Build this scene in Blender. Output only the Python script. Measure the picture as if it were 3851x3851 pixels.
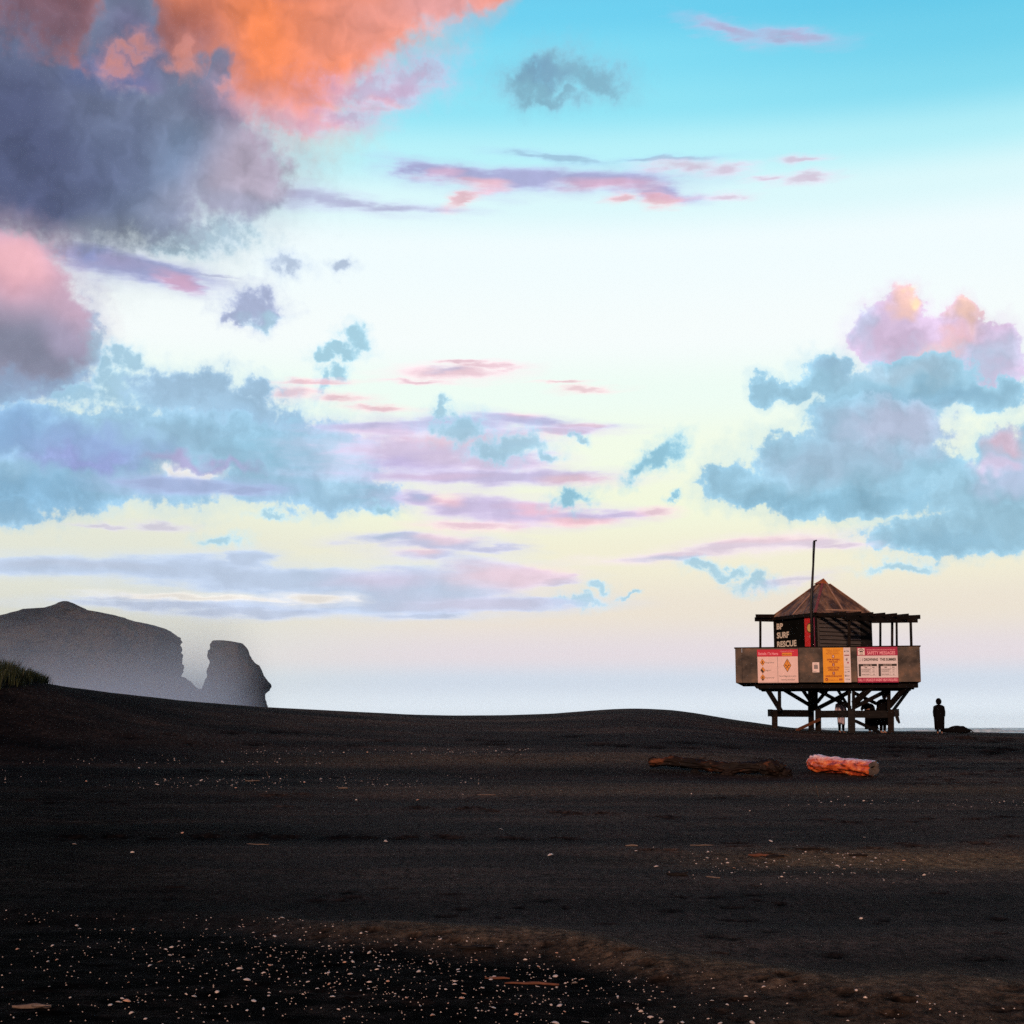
import bpy, bmesh, math, random
import numpy as np
from mathutils import Vector, Matrix, noise as mnoise

# ------------------------------------------------------------------ clear
for o in list(bpy.data.objects):
    bpy.data.objects.remove(o)
scene = bpy.context.scene
COL = scene.collection
R = math.radians
random.seed(7)
rng = np.random.default_rng(7)

# ------------------------------------------------------------------ camera
EYE = 1.55
FPX = 5600.0            # focal length in pixels of the 3851 px photograph
HALF = 1925.5
TP = 0.1446             # tan(pitch)
PITCH = math.atan(TP)
cp, sp = math.cos(PITCH), math.sin(PITCH)
cam = bpy.data.cameras.new('camera')
cam.sensor_width = 36.0
cam.lens = 36.0 * FPX / 3851.0
cam.clip_start = 0.1
cam.clip_end = 60000.0
camo = bpy.data.objects.new('camera', cam)
camo.location = (0, 0, EYE)
camo.rotation_euler = (math.pi / 2 + PITCH, 0, 0)
COL.objects.link(camo)
scene.camera = camo

# ------------------------------------------------------------------ sun + exposure
SUN_EL, SUN_AZ = R(17.0), R(191.0)      # azimuth clockwise from +Y: behind the camera, to the right
sdir = Vector((math.sin(SUN_AZ) * math.cos(SUN_EL), math.cos(SUN_AZ) * math.cos(SUN_EL), math.sin(SUN_EL)))
sl = bpy.data.lights.new('sun', 'SUN')
sl.energy = 2.7
sl.angle = R(3.0)
sl.color = (1.0, 0.58, 0.40)
so = bpy.data.objects.new('sun', sl)
so.rotation_euler = (-sdir).to_track_quat('-Z', 'Y').to_euler()
so.location = (30, -40, 30)
COL.objects.link(so)
vs = scene.view_settings
vs.view_transform = 'Standard'
vs.look = 'None'
vs.exposure = 0.0
vs.gamma = 1.0
vs.use_curve_mapping = False
scene.cycles.max_bounces = 5
scene.cycles.diffuse_bounces = 2
scene.cycles.glossy_bounces = 2
scene.cycles.volume_bounces = 5
scene.cycles.transparent_max_bounces = 8
scene.cycles.use_adaptive_sampling = True
scene.cycles.adaptive_threshold = 0.02
scene.cycles.volume_step_rate = 2.0
scene.cycles.use_denoising = False
scene.cycles.sample_clamp_indirect = 2.0


# ------------------------------------------------------------------ pixel <-> ray helpers
def ray_us(px, py):
    """pixel of the photograph -> (u, s): the ray (u, 1, -s)"""
    a = (px - HALF) / FPX
    b = (HALF - py) / FPX
    dx, dy, dz = a, cp - b * sp, sp + b * cp
    return dx / dy, -dz / dy


def lin(c):
    return tuple(((v / 255.0) / 12.92 if v / 255.0 <= 0.04045 else ((v / 255.0 + 0.055) / 1.055) ** 2.4) for v in c)


def lin4(c):
    return lin(c) + (1.0,)


# ------------------------------------------------------------------ world: sky with clouds
K = FPX / (3851.0 / 1932.0)    # sky units per radian
DP = 3851.0 / 1932.0


def sky_xy(x, y):
    u, s = ray_us(x * DP, y * DP)
    az = math.atan(u)
    el = math.atan(-s / math.sqrt(1 + u * u))
    return az * K, el * K


world = bpy.data.worlds.new("World")
scene.world = world
world.use_nodes = True
wt = world.node_tree
wt.nodes.clear()
WN, WL = wt.nodes, wt.links


def wnode(t, **kw):
    n = WN.new(t)
    for k, v in kw.items():
        setattr(n, k, v)
    return n


def wset(sock, v):
    if isinstance(v, bpy.types.NodeSocket):
        WL.new(v, sock)
    else:
        sock.default_value = v


def wmath(op, a, b=None, c=None, clamp=False):
    n = wnode('ShaderNodeMath', operation=op, use_clamp=clamp)
    wset(n.inputs[0], a)
    if b is not None:
        wset(n.inputs[1], b)
    if c is not None:
        wset(n.inputs[2], c)
    return n.outputs[0]


def wvec(op, a, b=None, scale=None):
    n = wnode('ShaderNodeVectorMath', operation=op)
    wset(n.inputs[0], a)
    if b is not None:
        wset(n.inputs[1], b)
    if scale is not None:
        wset(n.inputs['Scale'], scale)
    return n.outputs['Value'] if op in ('LENGTH', 'DOT_PRODUCT') else n.outputs['Vector']


def wnoise(vec, scale, detail=3, rough=0.55, color=False):
    n = wnode('ShaderNodeTexNoise', noise_dimensions='2D')
    wset(n.inputs['Vector'], vec)
    n.inputs['Scale'].default_value = scale
    n.inputs['Detail'].default_value = detail
    n.inputs['Roughness'].default_value = rough
    return n.outputs['Color'] if color else n.outputs['Fac']


def wstep(v, a, b):
    n = wnode('ShaderNodeMapRange', interpolation_type='SMOOTHSTEP')
    wset(n.inputs['Value'], v)
    n.inputs['From Min'].default_value = a
    n.inputs['From Max'].default_value = b
    return n.outputs['Result']


def wmix(f, a, b):
    n = wnode('ShaderNodeMix', data_type='RGBA')
    n.clamp_factor = True
    wset(n.inputs['Factor'], f)
    wset(n.inputs[6], a)
    wset(n.inputs[7], b)
    return n.outputs[2]


# gradient of the clear sky by elevation (photograph rows, full image of 1932)
stops = [(1400, (246, 250, 253)), (1340, (232, 241, 250)), (1285, (212, 222, 236)), (1235, (230, 220, 226)),
         (1150, (237, 226, 210)), (1050, (243, 238, 212)), (950, (244, 248, 220)), (850, (244, 252, 231)),
         (740, (240, 254, 244)), (640, (248, 254, 252)), (470, (243, 254, 255)), (380, (222, 250, 252)),
         (290, (186, 243, 250)), (200, (146, 229, 246)), (110, (130, 222, 245)), (20, (110, 210, 241)),
         (-120, (80, 165, 215)), (-700, (40, 80, 140))]


def warp(base, fx, fy, amp_x, amp_y, detail, off):
    m = wnode('ShaderNodeMapping')
    WL.new(base, m.inputs['Vector'])
    m.inputs['Scale'].default_value = (fx, fy, 1)
    m.inputs['Location'].default_value = (off, off * 0.37, 0)
    c = wnoise(m.outputs[0], 1.0, detail, 0.58, color=True)
    c = wvec('SUBTRACT', c, (0.5, 0.5, 0.5))
    c = wvec('MULTIPLY', c, (amp_x, amp_y, 0.0))
    return wvec('ADD', base, c)


def base_nodes(tree, vec, kinds=('cum', 'big', 'str', 'wsp')):
    """direction -> azimuth / elevation, Nishita sky, clear gradient, cloud domain warps"""
    global WN, WL, AZ, EL, P, GRAD, NISH, NB, WARPS
    sep = wnode('ShaderNodeSeparateXYZ')
    WL.new(vec, sep.inputs[0])
    AZ = wmath('MULTIPLY', wmath('ARCTAN2', sep.outputs['X'], sep.outputs['Y']), K)
    EL = wmath('MULTIPLY', wmath('ARCSINE', sep.outputs['Z']), K)
    cmb = wnode('ShaderNodeCombineXYZ')
    WL.new(AZ, cmb.inputs[0])
    WL.new(EL, cmb.inputs[1])
    P = cmb.outputs[0]
    nish = wnode('ShaderNodeTexSky', sky_type='NISHITA')
    WL.new(vec, nish.inputs[0])
    nish.sun_disc = False
    nish.sun_elevation = SUN_EL
    nish.sun_rotation = SUN_AZ
    nish.altitude = 0
    nish.air_density = 1.0
    nish.dust_density = 1.5
    nish.ozone_density = 2.0
    NISH = nish.outputs[0]
    ramp = wnode('ShaderNodeValToRGB')
    els = [sky_xy(1150, y)[1] for y, c in stops]
    lo, hi = els[0] - 40, els[-1]
    WL.new(wmath('DIVIDE', wmath('SUBTRACT', EL, lo), hi - lo), ramp.inputs[0])
    er = ramp.color_ramp
    er.interpolation = 'EASE'
    er.elements[0].position = 0.0
    er.elements[0].color = lin4(stops[0][1])
    er.elements[1].position = 1.0
    er.elements[1].color = lin4(stops[-1][1])
    for e, (y, c) in list(zip(els, stops))[1:-1]:
        k = er.elements.new((e - lo) / (hi - lo))
        k.color = lin4(c)
    GRAD = ramp.outputs[0]
    WARPS = {}
    if not kinds:
        return
    NF = wnoise(P, 1 / 20., 4.5, 0.6)
    mpS = wnode('ShaderNodeMapping')
    WL.new(P, mpS.inputs['Vector'])
    mpS.inputs['Scale'].default_value = (1 / 75., 1 / 17., 1)
    NS = wnoise(mpS.outputs[0], 1.0, 5, 0.6)
    if 'big' in kinds:
        WARPS['big'] = (warp(P, 1 / 190., 1 / 190., 150, 120, 4.5, 3.1), NF, warp(P, 1 / 190., 1 / 190., 150, 120, 1.6, 3.1))
    if 'str' in kinds:
        WARPS['str'] = (warp(P, 1 / 210., 1 / 48., 170, 34, 6.0, 7.7), NS, warp(P, 1 / 210., 1 / 48., 170, 34, 3.0, 7.7))
    if 'wsp' in kinds:
        pw = warp(P, 1 / 90., 1 / 22., 90, 26, 5.0, 23.7)
        WARPS['wsp'] = (pw, NS, pw)
    pc = warp(P, 1 / 62., 1 / 62., 82, 76, 6.0, 11.3)
    pc2 = warp(P, 1 / 62., 1 / 62., 82, 76, 2.2, 11.3)
    WARPS['cum'] = (pc, NF, pc2)
    NB = wnoise(pc2, 1 / 70., 2.5, 0.5)


def blob_len(vec, b):
    cx, cy, rx, ry = b[:4]
    rot = b[4] if len(b) > 4 else 0.0
    X, Y = sky_xy(cx, cy)
    m = wnode('ShaderNodeMapping', vector_type='TEXTURE')
    WL.new(vec, m.inputs['Vector'])
    m.inputs['Location'].default_value = (X, Y, 0)
    m.inputs['Rotation'].default_value = (0, 0, R(rot))
    m.inputs['Scale'].default_value = (rx, ry, 1)
    return wvec('LENGTH', m.outputs[0])


W, PK = (255, 255, 255), (238, 196, 205)
# each cloud: kind, blobs (x, y, rx, ry, tilt), base colour, softness, noise, opacity, tints [(blob, colour, strength)]
C = []


def cloud(kind, blobs, col, soft=0.22, nz=0.6, op=1.0, tints=(), shade=0.10):
    C.append((kind, blobs, col, soft, nz, op, tints, shade))


# --- faint high wisps and pink streaks near the top
cloud('wsp', [(1375, 58, 62, 11, -18), (1492, 70, 70, 11, -8)], (196, 170, 208), 0.7, 1.2, 0.75)
cloud('cum', [(1060, 132, 80, 36), (1005, 158, 62, 34), (1125, 148, 62, 30, -10), (1040, 185, 80, 16)], (132, 172, 194), 0.6, 1.0, 0.8,
      [((1015, 135, 50, 22), (118, 140, 172), 0.8)])
cloud('wsp', [(745, 178, 60, 16, 20), (700, 205, 40, 8), (610, 235, 60, 12)], (214, 170, 196), 0.7, 1.3, 0.6)
# --- orange sheet, top left
cloud('big', [(60, 10, 330, 150), (390, 40, 260, 160), (565, 95, 130, 125), (690, 30, 160, 105, 25), (830, -25, 130, 62, 20), (920, -25, 60, 40)],
      (232, 134, 94), 0.30, 0.35, 1.0,
      [((770, 40, 190, 90), (224, 148, 134), 0.95), ((860, 20, 120, 60), (222, 160, 160), 0.8), ((600, 195, 130, 50), (236, 158, 148), 0.9), ((505, 60, 80, 70), (247, 136, 78), 0.8),
       ((330, 40, 95, 75), (166, 98, 84), 0.95), ((565, -8, 60, 22), (186, 110, 88), 0.8), ((60, 20, 210, 120), (124, 82, 88), 0.98),
       ((95, 105, 120, 28, 8), (168, 104, 100), 0.7), ((60, 165, 34, 24), (206, 130, 116), 0.9)], 0.22)
cloud('cum', [(770, 150, 70, 30, 12), (700, 170, 90, 26), (640, 225, 60, 18)], (208, 174, 208), 0.7, 1.2, 0.7,
      [((735, 190, 40, 14), (240, 160, 176), 0.8)])
# --- mid height strata
cloud('str', [(640, 376, 110, 11, -9), (745, 392, 105, 8), (560, 365, 60, 16)], (182, 180, 216), 0.5, 1.0, 0.85)
cloud('str', [(800, 322, 62, 15, -12), (880, 338, 105, 20, -5), (990, 336, 160, 17), (1140, 343, 150, 20, -2), (1245, 362, 70, 12, -10)],
      (172, 172, 214), 0.35, 0.8, 0.95,
      [((900, 350, 70, 12), (238, 188, 202), 0.9), ((1140, 350, 110, 12), (226, 178, 204), 0.8), ((820, 332, 28, 14), (226, 180, 208), 0.7)])
cloud('wsp', [(1050, 297, 115, 7, -6), (1260, 300, 100, 6)], (160, 196, 222), 0.5, 0.9, 0.85)
cloud('wsp', [(1290, 312, 60, 9), (1370, 318, 45, 9), (1445, 338, 32, 6), (1370, 372, 40, 6), (1530, 335, 45, 8), (1510, 298, 40, 6)],
      (222, 196, 218), 0.6, 1.0, 0.8)
cloud('wsp', [(1250, 377, 38, 10, -4), (880, 376, 30, 12, 20), (1170, 372, 26, 7)], (238, 182, 192), 0.5, 1.0, 0.8)
# --- big dark cloud, left
cloud('wsp', [(300, 512, 130, 12, -6), (400, 521, 60, 4)], (186, 190, 214), 0.5, 1.0, 0.85)
cloud('str', [(190, 492, 100, 27, -4), (285, 508, 95, 23, -8), (340, 530, 50, 14, -16)], (166, 170, 210), 0.3, 0.7, 1.0,
      [((340, 532, 50, 14, -16), (222, 176, 204), 0.9), ((160, 483, 50, 16), (142, 154, 208), 0.8), ((240, 497, 60, 14), (178, 168, 208), 0.7)])
cloud('cum', [(365, 448, 95, 22), (430, 430, 46, 30), (340, 470, 60, 14)], (150, 190, 208), 0.6, 1.5, 0.75)
cloud('big', [(150, 300, 300, 165), (0, 260, 190, 190), (345, 215, 120, 105), (405, 140, 38, 40), (280, 130, 46, 46), (225, 85, 80, 80), (240, 5, 60, 60), (450, 330, 105, 100, 20), (415, 230, 56, 60),
              (110, 150, 75, 40)],
      (106, 114, 138), 0.28, 0.32, 1.0,
      [((340, 370, 220, 130), (130, 142, 164), 0.95), ((200, 330, 150, 120), (104, 116, 148), 0.8), ((20, 300, 190, 240), (78, 84, 116), 0.95), ((200, 448, 220, 46), (112, 118, 132), 0.8),
       ((245, 75, 70, 60), (116, 112, 144), 0.8), ((410, 180, 60, 60), (116, 116, 142), 0.7),
       ((350, 300, 90, 60), (112, 130, 160), 0.7), ((430, 400, 120, 80), (166, 166, 188), 0.9), ((490, 300, 110, 75), (176, 164, 182), 0.9), ((490, 345, 80, 26), (186, 174, 192), 0.5),
       ((235, 150, 46, 20), (128, 110, 142), 0.6), ((190, 140, 80, 40), (92, 104, 146), 0.7)], 0.26)
cloud('cum', [(268, 78, 18, 12), (215, 118, 24, 12), (347, 95, 14, 26), (342, 128, 18, 10), (428, 158, 12, 9), (245, 98, 26, 8)], (226, 148, 132), 1.0, 0.8, 0.75)
cloud('big', [(470, 190, 60, 30, -30), (540, 215, 60, 20)], (206, 160, 178), 0.8, 0.8, 0.6)
# --- pink cumulus below it
cloud('cum', [(35, 690, 120, 60), (105, 705, 60, 50), (150, 640, 40, 60), (0, 735, 90, 30)], (134, 160, 194), 0.25, 0.8, 0.95,
      [((165, 640, 34, 60), (160, 194, 214), 0.8), ((60, 680, 90, 30), (146, 152, 184), 0.7)])
cloud('big', [(20, 555, 118, 110), (60, 610, 110, 80), (130, 615, 34, 32), (0, 640, 150, 52)], (186, 158, 178), 0.17, 0.28, 1.0,
      [((30, 510, 100, 75), (226, 170, 182), 0.9), ((40, 500, 60, 40), (236, 180, 186), 0.6), ((20, 668, 210, 66), (126, 128, 148), 0.98), ((130, 640, 50, 30), (156, 150, 176), 0.6)], 0.12)
# --- small clouds
cloud('cum', [(545, 503, 34, 18), (645, 498, 24, 12)], (178, 194, 218), 0.5, 1.1, 0.9)
cloud('cum', [(480, 578, 50, 32), (505, 598, 40, 18), (450, 600, 30, 14)], (172, 182, 212), 0.35, 1.1, 1.0,
      [((505, 605, 50, 16), (170, 204, 222), 0.8)])
cloud('cum', [(668, 636, 24, 26), (642, 664, 42, 12), (612, 668, 18, 13), (640, 700, 24, 20), (604, 722, 14, 30)], (164, 208, 226), 0.35, 1.0, 0.95)
cloud('wsp', [(860, 702, 95, 13), (920, 690, 70, 6), (870, 682, 50, 4), (790, 718, 60, 4)], (240, 204, 214), 0.5, 0.9, 0.95,
      [((840, 697, 45, 8), (196, 190, 218), 0.7)])
cloud('wsp', [(1110, 735, 52, 6), (1060, 722, 40, 3)], (242, 204, 210), 0.5, 0.9, 0.85)
cloud('wsp', [(548, 739, 34, 12), (640, 750, 48, 7), (712, 768, 50, 6), (595, 720, 60, 4)], (244, 196, 206), 0.6, 0.9, 0.85)
# --- wide blue bank, left and middle
cloud('cum', [(195, 690, 22, 26), (245, 680, 32, 24), (225, 730, 60, 40), (290, 745, 60, 34), (140, 745, 40, 14)], (160, 200, 222), 0.45, 1.5, 0.9)
cloud('cum', [(330, 740, 80, 42), (400, 735, 60, 38), (480, 735, 26, 28), (440, 775, 100, 50), (540, 800, 40, 30)], (160, 192, 217), 0.28, 1.0, 1.0,
      [((450, 800, 120, 30), (150, 184, 216), 0.5)])
cloud('cum', [(60, 820, 170, 55), (200, 830, 170, 62), (350, 830, 200, 60), (520, 850, 190, 62), (640, 860, 110, 52), (80, 905, 170, 62), (210, 905, 70, 48), (330, 880, 140, 70), (20, 960, 70, 30), (600, 925, 130, 42), (700, 940, 70, 28), (500, 905, 120, 40)],
      (156, 194, 219), 0.16, 0.7, 1.0,
      [((30, 810, 120, 50), (140, 178, 222), 0.8), ((170, 850, 140, 46), (148, 172, 218), 0.9), ((150, 868, 100, 20), (150, 158, 212), 0.8), ((560, 840, 150, 44), (150, 198, 222), 0.8), ((500, 800, 200, 16), (146, 188, 212), 0.6),
       ((60, 930, 170, 50), (134, 180, 212), 0.85), ((340, 872, 60, 18), (182, 172, 214), 0.85), ((420, 885, 60, 9), (176, 166, 210), 0.7), ((655, 870, 60, 50), (176, 212, 234), 0.7)], 0.16)
cloud('cum', [(350, 898, 34, 10), (385, 896, 26, 8)], (248, 240, 230), 0.5, 1.1, 0.85)
cloud('str', [(350, 918, 120, 16), (470, 925, 60, 12)], (166, 180, 218), 0.3, 0.6, 0.95)
# --- pink and lilac layers, middle
cloud('str', [(740, 808, 140, 13), (860, 800, 120, 16), (985, 795, 110, 13, -6), (1090, 805, 80, 7)], (190, 188, 222), 0.3, 0.7, 1.0,
      [((990, 782, 50, 10), (238, 200, 214), 0.8), ((720, 818, 120, 8), (230, 200, 222), 0.7), ((1100, 803, 60, 7), (242, 204, 212), 0.7)])
cloud('str', [(800, 850, 160, 42), (930, 870, 110, 26), (1050, 815, 90, 9), (900, 830, 130, 22)], (216, 200, 226), 0.3, 0.8, 1.0,
      [((760, 875, 90, 22), (194, 182, 222), 0.9), ((840, 830, 90, 16), (240, 204, 218), 0.8), ((1000, 830, 80, 12), (246, 210, 210), 0.7)])
cloud('str', [(860, 897, 190, 14), (1010, 903, 150, 15), (1090, 903, 60, 14)], (202, 192, 224), 0.28, 0.6, 1.0,
      [((1100, 905, 70, 12), (240, 204, 214), 0.8), ((820, 896, 110, 9), (224, 196, 222), 0.6)])
cloud('str', [(790, 940, 70, 17), (880, 955, 90, 26), (980, 968, 120, 24, -4), (1090, 975, 110, 18), (1170, 968, 50, 8)], (206, 192, 224), 0.28, 0.7, 1.0,
      [((850, 940, 50, 16), (246, 202, 212), 0.8), ((1010, 962, 70, 14), (240, 192, 208), 0.8), ((1100, 985, 90, 12), (244, 198, 206), 0.9), ((780, 937, 40, 12), (176, 186, 220), 0.8)])
cloud('wsp', [(900, 992, 90, 8), (1240, 966, 36, 8)], (236, 200, 214), 0.5, 0.9, 0.9)
cloud('cum', [(865, 808, 62, 26), (835, 770, 20, 14), (975, 838, 62, 26), (930, 850, 50, 16), (1030, 862, 24, 14), (1088, 822, 18, 9), (720, 962, 22, 12)], (164, 206, 226), 0.35, 1.0, 0.9)
cloud('cum', [(1080, 942, 42, 16, 14), (1210, 888, 34, 16, 30), (1245, 858, 48, 20, 28), (1272, 938, 14, 6)], (148, 198, 218), 0.4, 1.2, 1.0)
# --- cumulus on the right
cloud('cum', [(1688, 600, 58, 50), (1650, 640, 44, 50), (1720, 650, 96, 52), (1822, 600, 34, 34), (1800, 650, 60, 46), (1880, 650, 50, 46), (1870, 690, 60, 50)], (216, 192, 220), 0.12, 0.55, 1.0,
      [((1700, 575, 36, 28), (250, 204, 190), 0.95), ((1715, 572, 16, 14), (255, 226, 180), 0.8), ((1828, 592, 30, 32), (252, 208, 190), 0.9), ((1780, 655, 70, 26, 14), (248, 196, 196), 0.8), ((1885, 660, 60, 40), (192, 200, 224), 0.8),
       ((1628, 620, 28, 40), (184, 196, 222), 0.7), ((1660, 690, 60, 30), (214, 184, 216), 0.7)], 0.2)
cloud('cum', [(1440, 735, 26, 26), (1495, 735, 60, 22), (1555, 705, 52, 40), (1620, 740, 70, 34), (1740, 715, 110, 50), (1850, 745, 110, 30), (1670, 770, 120, 30), (1700, 690, 40, 26)], (154, 196, 217), 0.14, 0.6, 1.0,
      [((1760, 750, 150, 26), (130, 172, 196), 0.8), ((1700, 700, 110, 24), (176, 202, 220), 0.7), ((1560, 690, 50, 22), (160, 196, 222), 0.5)], 0.16)
cloud('cum', [(1600, 800, 80, 60), (1690, 810, 90, 60), (1500, 850, 70, 36), (1600, 880, 200, 70), (1372, 912, 54, 32), (1450, 930, 110, 34), (1620, 945, 180, 36), (1740, 900, 90, 56)], (152, 195, 217), 0.13, 0.6, 1.0,
      [((1690, 805, 130, 60), (184, 192, 216), 0.9), ((1560, 870, 150, 46), (166, 192, 214), 0.8), ((1560, 950, 220, 30), (136, 182, 206), 0.85), ((1490, 830, 40, 20), (170, 208, 230), 0.6)], 0.18)
cloud('cum', [(1890, 860, 46, 46), (1930, 900, 80, 90), (1850, 930, 100, 56), (1880, 990, 120, 46), (1740, 1010, 110, 34), (1830, 1020, 150, 32), (1660, 1020, 40, 18)], (155, 196, 217), 0.14, 0.6, 1.0,
      [((1900, 838, 40, 26), (226, 190, 208), 0.8), ((1910, 900, 70, 40), (186, 196, 224), 0.8), ((1780, 1025, 140, 26), (140, 184, 208), 0.7), ((1880, 880, 40, 16), (222, 194, 220), 0.6)], 0.16)
# --- low layers
cloud('str', [(1270, 1048, 130, 9, 3), (1400, 1030, 140, 15, 5), (1500, 1024, 90, 12), (1580, 1030, 60, 5)], (226, 208, 224), 0.35, 0.8, 0.95,
      [((1440, 1018, 90, 10), (240, 206, 216), 0.7), ((1270, 1053, 110, 6), (194, 200, 226), 0.8)])
cloud('cum', [(1330, 1073, 34, 12), (1370, 1082, 34, 10), (1425, 1102, 46, 13), (1700, 1070, 56, 9), (1090, 1135, 60, 11), (1190, 1122, 20, 5), (410, 1018, 36, 12), (520, 975, 40, 7), (1130, 1105, 20, 8)], (168, 210, 230), 0.45, 1.1, 0.9)
cloud('wsp', [(1500, 1094, 60, 8, 10), (295, 993, 42, 7), (190, 992, 40, 4)], (208, 200, 224), 0.5, 0.9, 0.75)
cloud('str', [(730, 1019, 95, 10), (820, 1028, 110, 16), (930, 1034, 60, 8), (820, 1048, 70, 10)], (198, 198, 226), 0.3, 0.7, 0.95,
      [((830, 1018, 60, 12), (236, 206, 220), 0.8), ((800, 1045, 60, 8), (246, 208, 216), 0.7), ((710, 1018, 60, 9), (178, 196, 224), 0.7)])
cloud('str', [(100, 1068, 170, 22), (330, 1072, 220, 24), (490, 1056, 60, 20), (560, 1095, 300, 30), (760, 1110, 240, 42), (930, 1085, 110, 34), (1030, 1095, 40, 12), (700, 1140, 300, 20), (900, 1140, 200, 18)],
      (188, 204, 230), 0.2, 0.55, 0.95,
      [((960, 1085, 130, 34), (238, 208, 222), 0.9), ((720, 1095, 110, 26), (214, 202, 228), 0.7), ((900, 1140, 200, 20), (214, 204, 228), 0.6), ((150, 1062, 150, 12), (190, 200, 222), 0.6), ((1050, 1075, 50, 16), (240, 200, 214), 0.6)], 0.08)
cloud('str', [(330, 1142, 200, 9), (480, 1155, 160, 11), (250, 1130, 90, 5), (800, 1160, 80, 6)], (192, 204, 230), 0.35, 0.8, 0.9)
cloud('str', [(590, 1133, 60, 9), (390, 1128, 150, 5)], (244, 236, 226), 0.3, 0.7, 0.9)


def near(b, x0, x1, y0, y1, k, m):
    r = max(b[2], b[3]) if len(b) > 4 else 0
    rx, ry = max(b[2], r * .5) * k, max(b[3], r * .5) * k
    return b[0] + rx + m > x0 and b[0] - rx - m < x1 and b[1] + ry + m > y0 and b[1] - ry - m < y1


def chain(x0, x1, y0, y1):
    """colour of the sky for one window of directions: gradient, then every cloud that reaches it"""
    col = GRAD
    # the clear sky is a little duller low on the left
    d = wstep(blob_len(P, (60, 1120, 900, 330)), 1.0, 0.2)
    col = wmix(wmath('MULTIPLY', d, 0.75), col, lin4((222, 226, 214)))
    d = wstep(blob_len(P, (1932, -60, 900, 330)), 1.0, 0.1)
    col = wmix(wmath('MULTIPLY', d, 0.5), col, lin4((86, 192, 226)))
    for kind, blobs, base, soft, nz, op, tints, shade in C:
        mg = {'cum': 45, 'big': 80, 'str': 90, 'wsp': 50}[kind]
        hit = [b for b in blobs if near(b, x0, x1, y0, y1, 1.35, mg)]
        if not hit:
            continue
        vec, nzs, vec2 = WARPS[kind]
        f = None
        for b in hit:
            l = blob_len(vec, b)
            f = l if f is None else wmath('SMOOTH_MIN', f, l, 0.12)
        f = wmath('MULTIPLY_ADD', wmath('SUBTRACT', nzs, 0.5), nz, f)
        soft = soft * {'cum': 1.25, 'big': 1.1, 'str': 1.7, 'wsp': 1.35}[kind]
        a = wstep(f, 1.0 + soft, 1.0 - soft)
        halo = wstep(f, 1.5 + soft, 0.9)
        c = None
        cur = lin4(base)
        for tb, tcx, ts in tints:
            if not near(tb, x0, x1, y0, y1, 1.35, mg):
                continue
            t = wstep(blob_len(vec2, tb), 1.4, 0.2)
            cur = wmix(wmath('MULTIPLY', t, ts), cur, lin4(tcx))
        # billow: lighter and darker folds
        if shade:
            k = wmath('MULTIPLY_ADD', wmath('SUBTRACT', NB, 0.5), shade * 3.2, 1.0)
            if not isinstance(cur, bpy.types.NodeSocket):
                rgb = wnode('ShaderNodeRGB')
                rgb.outputs[0].default_value = cur
                cur = rgb.outputs[0]
            cur = wvec('SCALE', cur, scale=k)
        # thin rims let more light through than the thick middle
        rim = wstep(f, 0.35, 1.15)
        k2 = wmath('MULTIPLY_ADD', rim, 0.16 if kind == 'big' else 0.30, 0.96 if kind != 'big' else 1.06)
        if not isinstance(cur, bpy.types.NodeSocket):
            rgb = wnode('ShaderNodeRGB')
            rgb.outputs[0].default_value = cur
            cur = rgb.outputs[0]
        cur = wvec('SCALE', cur, scale=k2)
        a = wmath('MAXIMUM', a, wmath('MULTIPLY', halo, 0.30))
        col = wmix(wmath('MULTIPLY', a, op), col, cur)
    return col


def bg(colsock, strength=0.1):
    b = wnode('ShaderNodeBackground')
    wset(b.inputs['Color'], colsock)
    b.inputs['Strength'].default_value = strength
    return b.outputs[0]


def sky_col(c):
    # physically bright sky units, plus a share of the Nishita sky itself
    s = wvec('SCALE', c, scale=9.75)
    return wvec('ADD', s, wvec('SCALE', NISH, scale=0.06))


# the whole dome: a clear gradient in front, fading to a dim evening sky behind
tc = wnode('ShaderNodeTexCoord')
base_nodes(wt, tc.outputs['Generated'], ())
front = wstep(wmath('ABSOLUTE', AZ), K * 1.9, K * 0.6)
back = wmix(wstep(EL, 0.0, K * 0.5), lin4((120, 96, 104)), lin4((52, 60, 84)))
rest = wmix(front, back, GRAD)
rest = wmix(wstep(EL, -0.01 * K, -0.03 * K), rest, lin4((30, 32, 36)))
wo = wnode('ShaderNodeOutputWorld')
WL.new(bg(sky_col(rest)), wo.inputs['Surface'])
world.cycles.sampling_method = 'MANUAL'
world.cycles.sample_map_resolution = 512

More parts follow.
